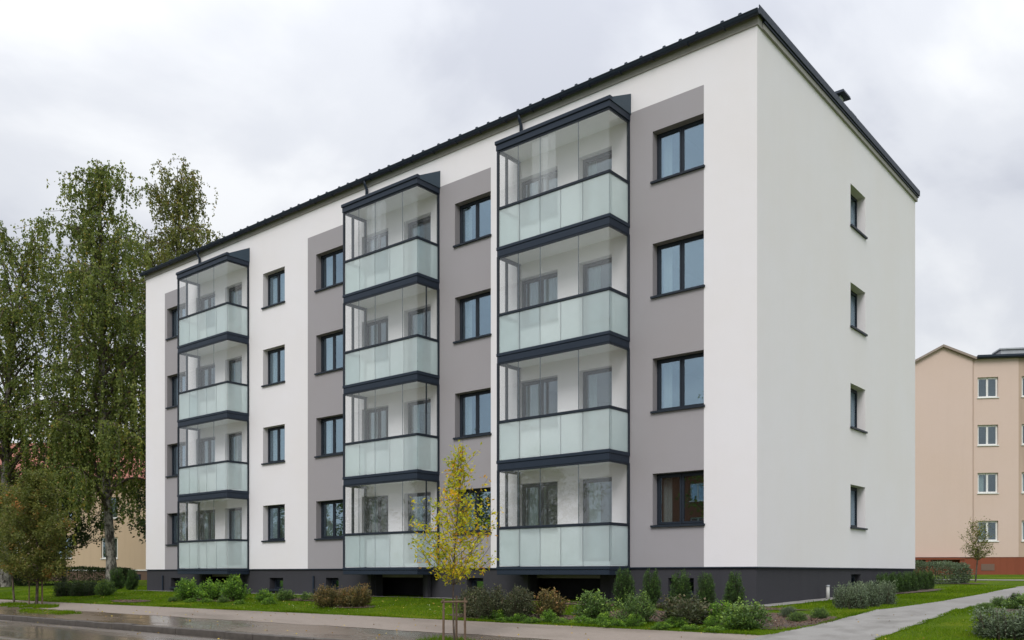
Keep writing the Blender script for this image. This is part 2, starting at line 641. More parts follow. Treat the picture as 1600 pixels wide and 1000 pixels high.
pxs = [x for x in np.arange(-70, 24, 0.25)]
strip_sheet('sidewalk', pxs, lambda x: -6.05 + edge_noise(x, 0.03), lambda x: -4.46 + edge_noise(x + 3, 0.025) - 0.07 * math.sin(x * 0.2), 5, 0.006, M['sidewalk'])
strip_sheet('verge', pxs, lambda x: -7.44, lambda x: -5.98, 4, 0.002, M['verge'])
strip_sheet('far_sidewalk', pxs, lambda x: -19.5, lambda x: -15.56, 2, 0.01, M['sidewalk'])
strip_sheet('gravel_strip', [x for x in np.arange(-26.6, 0.6, 0.3)], lambda x: -0.42 + edge_noise(x, 0.012), lambda x: 0.03, 2, 0.012, M['gravel'])


def ribbon(name, pts, off, mat, n=4, kind='structure', wob=0.02):
    """a strip along a centre line: pts = (x, y, half width)"""
    dense = []
    for i in range(len(pts) - 1):
        p0 = pts[max(i - 1, 0)]
        p1, p2 = pts[i], pts[i + 1]
        p3 = pts[min(i + 2, len(pts) - 1)]
        for k in range(12):
            u = k / 12
            dense.append([0.5 * ((2 * p1[c]) + (-p0[c] + p2[c]) * u + (2 * p0[c] - 5 * p1[c] + 4 * p2[c] - p3[c]) * u * u
                                 + (-p0[c] + 3 * p1[c] - 3 * p2[c] + p3[c]) * u ** 3) for c in range(3)])
    dense.append(list(pts[-1]))
    vs, fs = [], []
    for i, (x, y, w) in enumerate(dense):
        a, b = dense[max(i - 1, 0)], dense[min(i + 1, len(dense) - 1)]
        dx_, dy_ = b[0] - a[0], b[1] - a[1]
        L = math.hypot(dx_, dy_) or 1
        nx, ny = -dy_ / L, dx_ / L
        for j in range(n + 1):
            t = (j / n * 2 - 1) * w
            if j in (0, n):
                t += edge_noise(i * 0.9 + j * 3, wob)
            vs.append((x + nx * t, y + ny * t, g(x + nx * t, y + ny * t) + off))
    m = n + 1
    for i in range(len(dense) - 1):
        for j in range(n):
            fs.append((i * m + j, i * m + j + 1, (i + 1) * m + j + 1, (i + 1) * m + j))
    o = mesh_obj(name, vs, fs, mat, kind=kind, smooth=True)
    return o


ribbon('path', [(3.05, -6.4, 1.05), (3.02, -4.6, 0.85), (3.2, -3.0, 0.74), (3.36, 0.0, 0.66), (3.4, 3.5, 0.62), (3.22, 8.0, 0.56), (2.95, 12.0, 0.5),
                (2.9, 15.5, 0.5), (3.8, 18.5, 0.5), (6.5, 20.6, 0.5), (12, 22.5, 0.5)], 0.014, M['path'])
ribbon('gable_gravel_strip', [(0.20, -0.40, 0.25), (0.22, 3, 0.24), (0.22, 7, 0.22), (0.22, 12.2, 0.22)], 0.016, M['gravel'])
ribbon('rear_path', [(-3, 24.0, 0.7), (1.0, 23.6, 0.7), (6.0, 22.6, 0.6)], 0.018, M['path'])


def patch(name, cx, cy, rx, ry, off, mat, seed=0, n=40):
    """an irregular patch lying on the terrain"""
    r = random.Random(seed)
    ph = [r.uniform(0, 6.28) for _ in range(5)]
    vs, fs = [(cx, cy, g(cx, cy) + off)], []
    for ring in (0.5, 1.0):
        for k in range(n):
            a = 2 * math.pi * k / n
            q = 1 + (0.10 * math.sin(2 * a + ph[0]) + 0.08 * math.sin(3 * a + ph[1]) + 0.05 * math.sin(7 * a + ph[2]) + 0.04 * math.sin(13 * a + ph[3]))
            x, y = cx + rx * q * ring * math.cos(a), cy + ry * q * ring * math.sin(a)
            vs.append((x, y, g(x, y) + off))
    for k in range(n):
        l = (k + 1) % n
        fs.append((0, 1 + k, 1 + l))
        fs.append((1 + k, 1 + n + k, 1 + n + l, 1 + l))
    return mesh_obj(name, vs, fs, mat, kind='structure', smooth=True)


MULCH = [(-0.2, -2.45, 2.7, 0.95), (-3.9, -3.55, 1.6, 0.65), (1.95, -2.75, 0.62, 0.95), (-1.9, -0.85, 3.0, 0.36), (-10.2, -2.9, 0.9, 0.45),
         (-17.3, -2.5, 1.6, 0.5), (-20.4, -3.6, 1.2, 0.35), (-13.2, -1.7, 1.4, 0.4), (0.6, 9.6, 0.42, 2.6), (-0.7, 18.0, 1.4, 0.8), (4.8, 0.2, 0.5, 0.8)]
for i, (a, b, c, d) in enumerate(MULCH):
    patch('soil_bed', a, b, c, d, 0.010 + 0.0015 * i, M['mulch'], i)

# kerb stones between verge and carriageway
kerb = bpy.data.objects.new('kerb', None)
COL.objects.link(kerb)
kerb['kind'] = 'structure'
kerb.location = (0, -7.52, -0.55)
kms = []
for k in range(4):
    mb = MB()
    mb.box(-0.495, 0.495, -0.075, 0.075, -0.28, 0.018 + 0.003 * k, 0, 0.014)
    kms.append(mb.mesh('kerb_stone', M['kerb']))
for i in range(78):
    x = -52 + i
    o = link('kerb_stone', kms[i % 4], kerb, (x, random.uniform(-0.006, 0.006), random.uniform(-0.006, 0.006)), (0, random.uniform(-0.004, 0.004), random.uniform(-0.004, 0.004)))
farkerb = MB().box(-60, 30, -15.56, -15.40, -0.8, -0.52, 0, 0.015).build('far_kerb', M['kerb'])
farkerb['kind'] = 'structure'

# ------------------------------------------------------------------ apartment building
LEN, DEP, ZB, ZT = 26.2, 11.84, 0.85, 12.58
bld = thing('apartment_building', 'white and grey four-storey apartment building with glazed balcony stacks', 'building')
REV = 0.30


def skin(name, x0, x1, z0, z1, openings, mats, zones, parent, loc=(0, 0, 0), rz=0.0, thick=REV):
    """a thick wall in the XZ plane facing -Y with real openings; zones = (xa, xb, za, zb, material index)"""
    X = sorted(set([x0, x1] + [v for o in openings for v in o[:2]] + [v for q in zones for v in q[:2]]))
    Z = sorted(set([z0, z1] + [v for o in openings for v in o[2:4]] + [v for q in zones for v in q[2:4]]))
    X = [x for x in X if x0 - 1e-6 <= x <= x1 + 1e-6]
    Z = [z for z in Z if z0 - 1e-6 <= z <= z1 + 1e-6]

    def zone(cx, cz):
        for q in zones:
            if q[0] < cx < q[1] and q[2] < cz < q[3]:
                return q[4]
        return 0

    def hole(cx, cz):
        return any(o[0] < cx < o[1] and o[2] < cz < o[3] for o in openings)
    mb = MB()
    idx = {}
    for y in (0, thick):
        for i, x in enumerate(X):
            for j, z in enumerate(Z):
                idx[(i, j, y)] = len(mb.v)
                mb.v.append((x, y, z))
    nx, nz = len(X) - 1, len(Z) - 1
    solid = [[not hole((X[i] + X[i + 1]) / 2, (Z[j] + Z[j + 1]) / 2) for j in range(nz)] for i in range(nx)]
    for i in range(nx):
        for j in range(nz):
            zi = zone((X[i] + X[i + 1]) / 2, (Z[j] + Z[j + 1]) / 2)
            a, b, c, d = (i, j), (i + 1, j), (i + 1, j + 1), (i, j + 1)
            if solid[i][j]:
                mb.f.append(tuple(idx[(*p, 0)] for p in (a, b, c, d)))
                mb.m.append(zi)
                mb.f.append(tuple(idx[(*p, thick)] for p in (d, c, b, a)))
                mb.m.append(0)
            for (di, dj, p, q) in ((-1, 0, a, d), (1, 0, c, b), (0, -1, b, a), (0, 1, d, c)):
                ii, jj = i + di, j + dj
                nb = solid[ii][jj] if 0 <= ii < nx and 0 <= jj < nz else False
                if solid[i][j] and not nb:
                    # side wall of this cell towards the hole or the rim
                    hz = zi
                    mb.f.append((idx[(*p, 0)], idx[(*q, 0)], idx[(*q, thick)], idx[(*p, thick)]))
                    mb.m.append(hz)
    o = mesh_obj(name, mb.v, mb.f, mats, parent, mb.m)
    o.location = loc
    o.rotation_euler = (0, 0, rz)
    return o


STOR = [(1.82, 3.05), (4.50, 5.76), (7.20, 8.46), (9.90, 11.10)]        # sill, head of the four storeys
GREY = [(1.27, 3.23), (7.65, 9.62), (13.86, 15.65), (23.2, 24.72)]
FW = [(1.27, 2.60), (7.65, 8.99), (13.86, 15.21), (16.90, 18.15), (23.2, 24.55)]   # columns of facade windows, u from the corner
# balcony stacks: right u, left u, division of upper panes, division of lower panes, inner window, inner door
STK = [dict(r=3.25, l=6.65, up=[3.25, 4.13, 5.29, 5.99, 6.65], lo=[3.25, 4.0, 4.66, 5.29, 5.94, 6.65], win=(5.39, 6.70), door=(3.74, 4.72), n='right'),
       dict(r=9.62, l=12.76, up=[9.62, 10.22, 11.38, 12.1, 12.76], lo=[9.62, 10.17, 10.75, 11.38, 12.06, 12.76], win=(11.75, 12.95), door=(9.95, 11.07), n='mid'),
       dict(r=19.0, l=22.2, up=[19.0, 19.86, 20.9, 21.68, 22.2], lo=[19.0, 19.7, 20.31, 20.9, 21.46, 22.2], win=(21.15, 22.45), door=(19.43, 20.50), n='left')]
BF = [0.88, 3.60, 6.35, 9.08]       # balcony floor tops
openings = []
for k, (s, h) in enumerate(STOR):
    for a, b in FW:
        openings.append((-b, -a, s, h))
    for st in STK:
        openings.append((-st['win'][1], -st['win'][0], s, h + 0.02))
        openings.append((-st['door'][1], -st['door'][0], BF[k] + 0.12, h + 0.02))
zones = [(-b, -a, ZB, 11.74, 1) for a, b in GREY]
skin('front_wall', -LEN, 0.0, ZB, ZT, openings, [M['white'], M['grey']], zones, bld)
GW = (5.86, 7.05)
skin('gable_wall', REV, DEP - REV, ZB, ZT, [(GW[0], GW[1], s + 0.12, h + 0.04) for s, h in STOR], [M['white']], [], bld, (0, 0, 0), R(90))
skin('rear_wall', 0.0, LEN, ZB, ZT, [], [M['white']], [], bld, (0, DEP, 0), R(180))
skin('left_wall', REV, DEP - REV, ZB, ZT, [], [M['white']], [], bld, (-LEN, DEP, 0), R(-90))
# plinth, set back 3 cm
BW = [(1.54, 2.20, 0.20, 0.60), (7.95, 8.57, 0.16, 0.58), (14.11, 14.75, 0.16, 0.56), (17.04, 17.81, 0.14, 0.55), (23.61, 24.32, 0.14, 0.52)]
VOID = [(4.1, 6.3), (10.3, 12.35), (19.7, 21.85)]
po = [(-b, -a, s, h) for a, b, s, h in BW] + [(-b, -a, -0.5, 0.74) for a, b in VOID]
skin('plinth', -LEN + 0.03, -0.03, -0.6, ZB - 0.002, po, [M['plinth']], [], bld, (0, 0.03, 0))
skin('plinth', REV + 0.03, DEP - REV - 0.03, -0.6, ZB - 0.002, [(6.0, 6.75, 0.34, 0.68)], [M['plinth']], [], bld, (-0.03, 0, 0), R(90))
skin('plinth', 0.03, LEN - 0.03, -0.6, ZB - 0.002, [], [M['plinth']], [], bld, (0, DEP - 0.03, 0), R(180))
skin('plinth', REV + 0.03, DEP - REV - 0.03, -0.6, ZB - 0.002, [], [M['plinth']], [], bld, (-LEN + 0.03, DEP, 0), R(-90))
MB().box(-LEN, 0, -0.012, 0.004, ZB - 0.022, ZB + 0.004).build('drip_rail', M['metal'], bld)
MB().box(-0.004, 0.012, 0.0, DEP, ZB - 0.022, ZB + 0.004).build('drip_rail', M['metal'], bld)
for z in (0.70, 3.42, 6.15, 8.85, 12.50):
    MB().box(-LEN + 0.31, -0.31, 0.31, DEP - 0.31, z - 0.12, z + 0.1).build('floor_slab', M['room'], bld)
for u in (3.4, 7.5, 9.7, 13.0, 16.2, 18.6, 22.9):
    MB().box(-u - 0.06, -u + 0.06, 0.31, 5.4, 0.81, 12.3).build('inner_wall', M['room'], bld)
MB().box(-LEN + 0.31, -0.31, 5.0, 5.1, 0.81, 12.3).build('inner_wall', M['room'], bld)
MB().box(-LEN + 0.31, -0.31, 1.3, 1.4, -0.6, 0.55).build('cellar_wall', M['plinth'], bld)

# windows ---------------------------------------------------------------
wcache = {}


def frame_mesh(w, h, sashes, key, mat):
    k = (round(w, 3), round(h, 3), sashes, key)
    if k in wcache:
        return wcache[k]
    mb = MB()
    F, D = 0.055, 0.07
    mb.box(-w / 2, -w / 2 + F, 0, D, 0, h)
    mb.box(w / 2 - F, w / 2, 0, D, 0, h)
    mb.box(-w / 2 + F, w / 2 - F, 0, D, 0, F)
    mb.box(-w / 2 + F, w / 2 - F, 0, D, h - F, h)
    cells = []
    xs_ = [-w / 2 + F + (w - 2 * F) * i / sashes for i in range(sashes + 1)]
    for i in range(sashes):
        a, b = xs_[i] + (0.0 if i == 0 else 0.004), xs_[i + 1] - (0.0 if i == sashes - 1 else 0.004)
        s = 0.05
        y0, y1 = -0.018, 0.045
        z0, z1 = F - 0.012, h - F + 0.012
        a -= 0.012 if i == 0 else 0
        b += 0.012 if i == sashes - 1 else 0
        mb.box(a, a + s, y0, y1, z0, z1, 0, 0.006)
        mb.box(b - s, b, y0, y1, z0, z1, 0, 0.006)
        mb.box(a + s, b - s, y0 + 0.001, y1, z0, z0 + s)
        mb.box(a + s, b - s, y0 + 0.001, y1, z1 - s, z1)
        cells.append((a + s, b - s, z0 + s, z1 - s))
    me = mb.mesh('window_frame', mat)
    wcache[k] = (me, cells)
    return wcache[k]


pcache = {}


def box_mesh(name, a, b, c, mat):
    k = (name, round(a, 3), round(b, 3), round(c, 3), mat.name)
    if k not in pcache:
        pcache[k] = MB().box(-a / 2, a / 2, -b / 2, b / 2, -c / 2, c / 2).mesh(name, mat)
    return pcache[k]


def curtain_mesh(w, h, seed):
    r = random.Random(seed)
    n = max(8, int(w * 34))
    vs, fs = [], []
    ph = r.uniform(0, 6)
    for i in range(n + 1):
        x = w * i / n
        y = 0.022 * math.sin(x * 55 + ph) + 0.012 * math.sin(x * 23 + ph * 2)
        vs += [(x, y, 0), (x, y * 0.8, h)]
    for i in range(n):
        fs.append((2 * i, 2 * i + 2, 2 * i + 3, 2 * i + 1))
    me = bpy.data.meshes.new('curtain')
    me.from_pydata(vs, [], fs)
    me.materials.append(M['curtain'])
    return me


CURT = [curtain_mesh(0.36, 1.15, 1), curtain_mesh(0.55, 1.15, 2), curtain_mesh(0.26, 1.15, 3), curtain_mesh(1.12, 1.15, 4)]


def window(parent, cx, z0, z1, w, sashes=2, rz=0.0, plane=0.0, depth=0.2, sill=True, curtain=0, mat='metal_frame', glassmat='pane', name='window', sillmat='metal_frame'):
    """frame mesh with panes, sill and curtain as its children; cx runs along the wall, the wall faces -Y turned by rz"""
    c, s = math.cos(rz), math.sin(rz)
    h = z1 - z0
    me, cells = frame_mesh(w - 0.004, h - 0.004, sashes, mat, M[mat])
    p = (cx * c - (plane + depth) * s, cx * s + (plane + depth) * c, z0 + 0.002)
    o = link(name, me, parent, p, (0, 0, rz))
    for (a, b, lo, hi) in cells:
        link('pane', box_mesh('pane', b - a + 0.01, 0.012, hi - lo + 0.01, M[glassmat]), o, ((a + b) / 2, 0.012, (lo + hi) / 2))
    if sill:
        k = ('sill', round(w, 3), round(depth, 3), sillmat)
        if k not in pcache:
            mb = MB()
            ww = w / 2 - 0.003
            y0 = -depth - 0.055
            vs = [(-ww, 0.0, 0.035), (ww, 0.0, 0.035), (ww, -depth, 0.012), (-ww, -depth, 0.012),
                  (-ww, 0.0, 0.0), (ww, 0.0, 0.0), (ww, -depth, -0.004), (-ww, -depth, -0.004)]
            mb.add(vs, [(0, 3, 2, 1), (4, 5, 6, 7), (0, 1, 5, 4), (2, 3, 7, 6), (1, 2, 6, 5), (3, 0, 4, 7)])
            mb.box(-ww - 0.035, ww + 0.035, y0, -depth - 0.001, -0.036, 0.012)
            pcache[k] = mb.mesh('sill', M[sillmat])
        link('sill', pcache[k], o, (0, -0.002, 0.0))
    if curtain:
        for q in (curtain if isinstance(curtain, (list, tuple)) else [curtain]):
            i, side = q
            m = CURT[i]
            wid = [0.36, 0.55, 0.26, 1.12][i]
            x = (-w / 2 + 0.06) if side == 'l' else (w / 2 - 0.06 - wid if side == 'r' else -wid / 2)
            cz = h / 1.15
            co = link('curtain', m, o, (x, 0.16, 0.02), None, (1, 1, cz * 0.97))
    return o


cur_opts = [[(0, 'l')], [(0, 'l'), (2, 'r')], [(1, 'l')], [(2, 'l')], [(3, 'c')], [(0, 'l'), (0, 'r')]]
pick = {(0, 0): 3, (0, 1): 3, (0, 2): 3, (0, 3): 3}
for ci, (a, b) in enumerate(FW):
    for k, (s, h) in enumerate(STOR):
        q = cur_opts[(ci * 3 + k * 2 + 1) % 6] if ci in (2, 3) else cur_opts[[3, 0, 3, 0][k] if ci == 0 else [0, 3, 0, 3][k]]
        window(bld, -(a + b) / 2, s, h, b - a, 2, curtain=q if (ci, k) not in ((0, 1), (0, 2), (0, 3), (1, 2)) else [(2, 'l')])
for si, st in enumerate(STK):
    for k, (s, h) in enumerate(STOR):
        a, b = st['win']
        window(bld, -(a + b) / 2, s, h + 0.02, b - a, 2, curtain=cur_opts[(si + k * 2) % 6], depth=0.17, glassmat='pane_inner')
        a, b = st['door']
        window(bld, -(a + b) / 2, BF[k] + 0.12, h + 0.02, b - a, 1, curtain=[(2, 'l')] if k % 2 else [(0, 'l')], depth=0.17, sill=False, name='balcony_door', glassmat='pane_inner')
for s, h in STOR:
    window(bld, (GW[0] + GW[1]) / 2, s + 0.12, h + 0.04, GW[1] - GW[0], 2, R(90), depth=0.225, curtain=[(0, 'l')])
for a, b, s, h in BW:
    window(bld, -(a + b) / 2, s, h, b - a, 1, depth=0.24, plane=0.0, sill=True, name='cellar_window')
window(bld, 6.375, 0.34, 0.68, 0.75, 1, R(90), plane=0.03, depth=0.16, sill=False, name='cellar_window')

# roof ------------------------------------------------------------------
roof = MB()
roof.box(-LEN - 0.10, 0.09, -0.12, DEP + 0.12, 12.80, 12.86)
roof = roof.build('roof', M['metal'], bld)
rib = MB()
prof = [(-0.055, 0.0), (0.055, 0.0), (0.030, 0.058), (-0.030, 0.058)]
rib.add([(x, y, z) for y in (-0.135, DEP + 0.12) for x, z in prof], [(0, 1, 2, 3), (7, 6, 5, 4), (0, 4, 5, 1), (1, 5, 6, 2), (2, 6, 7, 3), (3, 7, 4, 0)])
ribm = rib.mesh('rib', M['metal'])
x = -LEN
i = 0
while x < -0.1:
    link('rib', ribm, roof, (x, 0, 12.861))
    x += 0.42 if i % 3 else 0.62
    i += 1
# boarded soffit, verge and gutter
MB().box(-LEN - 0.03, 0.03, -0.03, 0.20, ZT + 0.001, 12.797).build('fascia', M['soffit'], bld)
MB().box(-0.1, 0.055, 0.2, DEP + 0.08, ZT + 0.001, 12.70).build('verge_board', M['soffit'], bld)
MB().box(-0.1, 0.085, 0.2, DEP + 0.10, 12.702, 12.797).build('verge_trim', M['metal'], bld)
MB().box(0.092, 0.112, -0.12, DEP + 0.13, 12.75, 12.93, 0, 0.006).build('verge_flashing', M['metal'], bld)
gut = MB()
n = 9
pf = [(-0.155 + 0.075 * math.cos(math.pi + math.pi * k / (n - 1)), 12.80 + 0.085 * math.sin(math.pi + math.pi * k / (n - 1))) for k in range(n)]
pi_ = [(-0.155 + 0.068 * math.cos(math.pi + math.pi * k / (n - 1)), 12.80 + 0.078 * math.sin(math.pi + math.pi * k / (n - 1))) for k in range(n)]
loop = pf + pi_[::-1]
m_ = len(loop)
gv = [(x, y, z) for x in (-LEN - 0.12, 0.115) for y, z in loop]
gut.add(gv, [(k, (k + 1) % m_, m_ + (k + 1) % m_, m_ + k) for k in range(m_)] + [tuple(range(n)), tuple(range(m_ + n - 1, m_ - 1, -1))])
gut.tube([(-LEN - 0.12, -0.234, 12.80), (0.115, -0.234, 12.80)], 0.012, 6)
gut = gut.build('gutter', M['metal'], bld)
gb = MB().box(-0.012, 0.012, -0.245, -0.08, 12.70, 12.712).mesh('bracket', M['metal'])
x = -LEN + 0.3
while x < -0.1:
    link('bracket', gb, gut, (x, 0, 0))
    x += 0.9
for st in STK:
    xl = -(st['l'] - 0.12)
    dp = MB().tube([(xl, -0.155, 12.74), (xl, -0.155, 12.62), (xl, -0.075, 12.50), (xl, -0.075, 12.0)], 0.045, 10)
    dp.build('downpipe', M['metal'], bld, smooth=True)
for u in (15.33, 24.86):
    MB().tube([(-u, -0.02, -0.2), (-u, -0.02, 0.62)], 0.03, 8).build('drain_pipe', M['metal'], bld)
# chimney with a cowl on the gable side of the roof
ch = MB()
ch.box(-1.05, -0.72, 8.05, 8.5, 12.87, 14.20)
ch = ch.build('chimney', M['zinc'], bld)
MB().box(-1.02, -0.78, 7.35, 7.75, 12.87, 14.12).build('flue', M['zinc'], ch)
MB().box(-0.98, -0.82, 7.42, 7.68, 14.122, 14.42).build('vent', plain('vent_white', (0.6, 0.62, 0.65), 0.4), ch)
cp = MB()
cp.add([(-1.14, 7.25, 14.422), (-0.66, 7.25, 14.422), (-0.66, 7.85, 14.422), (-1.14, 7.85, 14.422), (-1.12, 7.27, 14.50), (-0.68, 7.27, 14.50), (-0.68, 7.83, 14.50), (-1.12, 7.83, 14.50)],
       [(3, 2, 1, 0), (4, 5, 6, 7), (0, 1, 5, 4), (1, 2, 6, 5), (2, 3, 7, 6), (3, 0, 4, 7)])
cp.build('cap', M['metal'], ch)

# balconies -------------------------------------------------------------
BD = 0.86


def pane_obj(name, x0, x1, y0, y1, z0, z1, mat, parent):
    return link(name, box_mesh(name, x1 - x0, y1 - y0, z1 - z0, mat), parent, ((x0 + x1) / 2, (y0 + y1) / 2, (z0 + z1) / 2))


for si, st in enumerate(STK):
    xr, xl = -st['r'], -st['l']
    for k in range(4):
        zf = BF[k]
        zs = zf - (0.21 if k == 0 else 0.25)                 # underside of the edge beam
        ztop = (BF[k + 1] - 0.25) if k < 3 else 11.55       # underside of what is above
        mb = MB()
        # edge beam in two lapped profiles, all round, and the slab between
        mb.box(xl - 0.02, xr + 0.02, -BD - 0.02, -BD + 0.06, zs, zf - 0.085, 0, 0.008)
        mb.box(xl - 0.035, xr + 0.035, -BD - 0.035, -BD + 0.06, zf - 0.083, zf, 0, 0.010)
        mb.box(xr - 0.06, xr + 0.018, -BD + 0.061, -0.003, zs, zf - 0.085)
        mb.box(xr - 0.06, xr + 0.033, -BD + 0.061, -0.003, zf - 0.083, zf)
        mb.box(xl - 0.018, xl + 0.06, -BD + 0.061, -0.003, zs, zf - 0.085)
        mb.box(xl - 0.033, xl + 0.06, -BD + 0.061, -0.003, zf - 0.083, zf)
        mb.box(xl + 0.061, xr - 0.061, -BD + 0.061, -0.003, zs + 0.03, zf - 0.01, 1)
        b = mb.build('balcony', [M['metal'], M['ceiling']], bld)
        zr_ = zf + 0.985
        # handrail all round
        hr = MB()
        hr.box(xl - 0.02, xr + 0.022, -BD - 0.022, -BD + 0.028, zr_ - 0.035, zr_ + 0.035, 0, 0.008)
        hr.box(xr - 0.028, xr + 0.022, -BD + 0.029, -0.003, zr_ - 0.035, zr_ + 0.035)
        hr.box(xl - 0.022, xl + 0.028, -BD + 0.029, -0.003, zr_ - 0.035, zr_ + 0.035)
        hr.build('handrail', M['metal_frame'], b)
        tr_ = MB()
        tr_.box(xl - 0.01, xr + 0.012, -BD - 0.012, -BD + 0.028, ztop - 0.045, ztop - 0.002)
        tr_.box(xr - 0.028, xr + 0.012, -BD + 0.029, -0.003, ztop - 0.045, ztop - 0.002)
        tr_.box(xl - 0.012, xl + 0.028, -BD + 0.029, -0.003, ztop - 0.045, ztop - 0.002)
        tr_.build('top_track', M['metal_frame'], b)
        # posts: front left corner, both wall sides, a mid post on the left flank
        MB().box(xl - 0.03, xl + 0.035, -BD - 0.03, -BD + 0.03, zf + 0.001, ztop, 0, 0.008).build('post', M['metal_frame'], b)
        MB().box(xr - 0.03, xr + 0.03, -0.055, -0.004, zf + 0.001, ztop).build('post', M['metal_frame'], b)
        MB().box(xl - 0.03, xl + 0.03, -0.055, -0.004, zf + 0.001, ztop).build('post', M['metal_frame'], b)
        MB().box(xl - 0.02, xl + 0.02, -0.56, -0.48, zr_ + 0.036, ztop - 0.046).build('post', M['metal_frame'], b)
        if si == 1 and k < 3:
            MB().box(xr - 0.014, xr + 0.014, -0.52, -0.49, zr_ + 0.036, ztop - 0.046).build('post', M['metal_frame'], b)
        if si == 2:
            pass
        # frosted parapet panels, small open joints, thin glass edge profiles
        lo = st['lo']
        for a, c in zip(lo[:-1], lo[1:]):
            pane_obj('parapet_panel', -c + 0.008, -a - 0.008, -BD + 0.002, -BD + 0.012, zf + 0.012, zr_ - 0.036, M['frost'], b)
        pane_obj('parapet_panel', xr - 0.005, xr + 0.005, -BD + 0.02, -0.06, zf + 0.012, zr_ - 0.036, M['frost'], b)
        pane_obj('parapet_panel', xl - 0.005, xl + 0.005, -BD + 0.035, -0.06, zf + 0.012, zr_ - 0.036, M['frost'], b)
        for a in lo[1:-1]:
            pane_obj('joint', -a - 0.006, -a + 0.006, -BD + 0.014, -BD + 0.03, zf + 0.004, zr_ - 0.036, M['metal_blue'], b)
        # clear sliding panes above the rail
        up = st['up']
        for j, (a, c) in enumerate(zip(up[:-1], up[1:])):
            yo = 0.0
            pane_obj('glass_pane', -c + 0.004, -a - 0.004, -BD - 0.002 + yo, -BD + 0.006 + yo, zr_ + 0.036, ztop - 0.046, M['balc_glass'], b)
        for a in up[1:-1]:
            pane_obj('joint', -a - 0.007, -a + 0.007, -BD + 0.008, -BD + 0.02, zr_ + 0.036, ztop - 0.046, M['metal_blue'], b)
        pane_obj('glass_pane', xr - 0.004, xr + 0.004, -BD + 0.01, -0.06, zr_ + 0.036, ztop - 0.046, M['balc_glass'], b)
        pane_obj('glass_pane', xl - 0.004, xl + 0.004, -BD + 0.035, -0.06, zr_ + 0.036, ztop - 0.046, M['balc_glass'], b)
        if si == 0 and k == 3:      # the sliding panes of the top right balcony are partly pushed together
            for q in (5.08, 4.83):
                pane_obj('glass_pane', -q - 0.5, -q, -BD + 0.03 + (q - 4.8) * 0.08, -BD + 0.038 + (q - 4.8) * 0.08, zr_ + 0.036, ztop - 0.046, M['balc_glass'], b)
        if si == 1 and k == 3:
            for q in (11.2, 10.95):
                pane_obj('glass_pane', -q - 0.6, -q, -BD + 0.03 + (q - 10.9) * 0.08, -BD + 0.038 + (q - 10.9) * 0.08, zr_ + 0.036, ztop - 0.046, M['balc_glass'], b)
    # balcony roof: fascia, ceiling and a sheet rising to the wall with closed cheeks
    mb = MB()
    mb.box(xl - 0.04, xr + 0.04, -BD - 0.04, -BD + 0.05, 11.552, 11.70, 0, 0.008)
    mb.box(xl - 0.06, xr + 0.06, -BD - 0.07, -BD + 0.05, 11.702, 11.80, 0, 0.012)
    mb.box(xr - 0.05, xr + 0.04, -BD + 0.051, -0.003, 11.552, 11.70)
    mb.box(xl - 0.04, xl + 0.05, -BD + 0.051, -0.003, 11.552, 11.70)
    mb.box(xl + 0.051, xr - 0.051, -BD + 0.051, -0.003, 11.58, 11.64, 1)
    x0, x1, yf = xl - 0.06, xr + 0.06, -BD + 0.051
    mb.add([(x0, yf, 11.702), (x1, yf, 11.702), (x1, -0.003, 11.702), (x0, -0.003, 11.702),
            (x0, yf, 11.80), (x1, yf, 11.80), (x1, -0.003, 12.20), (x0, -0.003, 12.20)],
           [(3, 2, 1, 0), (4, 5, 6, 7), (0, 1, 5, 4), (1, 2, 6, 5), (2, 3, 7, 6), (3, 0, 4, 7)], 2)
    mb.build('balcony_roof', [M['metal'], M['ceiling'], M['metal_blue']], bld)
    # foot posts under the lowest slab
    for xx in (xl + 0.35, xr - 0.35):
        MB().box(xx - 0.06, xx + 0.06, -0.16, -0.03, -0.3, BF[0] - 0.215).build('pier', M['plinth'], bld)


# ------------------------------------------------------------------ neighbouring buildings
def c2w(xc, D):
    F_, R_ = (-0.63905, 0.76917), (0.76917, 0.63905)
    return 8.186 + F_[0] * D + R_[0] * xc, -18.16 + F_[1] * D + R_[1] * xc


# beige block on the right: faces the camera
bx, by = c2w(24.72, 50.0)
nb = thing('apartment_building', 'beige four-storey block with brick-red plinth behind the white gable', 'building', (bx, by, 0.60), R(39.7 - 9))
zb0 = 0.60
PX = 50 / 1385.0
wz = [(2.49, 3.64), (5.18, 6.33), (7.86, 9.02), (10.54, 11.69)]      # absolute heights of window bottoms and tops
cols = [1.98, 4.30, 6.9, 9.3]
W0 = 1.08
ops = []
for c in cols:
    for a, b_ in wz:
        ops.append((c - W0 / 2, c + W0 / 2, a - zb0, b_ - zb0))
xb0, xb1 = -4.6, 12.5
JX = 0.0                   # joint between the gabled bay and the long wing, local x
JX = 1.18
ev = 12.72 - zb0
skin('wall', JX, 3.58, 1.0, ev, [o for o in ops if o[1] < 3.58], [M['beige']], [], nb)
skin('wall', 3.58, xb1, 1.0, ev, [o for o in ops if o[0] > 3.58], [M['beige_dirty']], [], nb, (0, 0.05, 0))
# gabled bay
pk = -0.42
bayl = -3.2
g1 = MB()
g1.add([(bayl, -0.05, 1.0), (JX - 0.012, -0.05, 1.0), (JX - 0.012, -0.05, ev + 0.0), (pk, -0.05, ev + 0.72), (bayl, -0.05, ev - 0.75),
        (bayl, 9, 1.0), (JX - 0.012, 9, 1.0), (JX - 0.012, 9, ev + 0.0), (pk, 9, ev + 0.72), (bayl, 9, ev - 0.75)],
       [(0, 1, 2, 3, 4), (9, 8, 7, 6, 5), (0, 5, 6, 1), (1, 6, 7, 2), (0, 4, 9, 5)])
g1.build('wall', M['beige'], nb)
# bay roof boards
rb = MB()


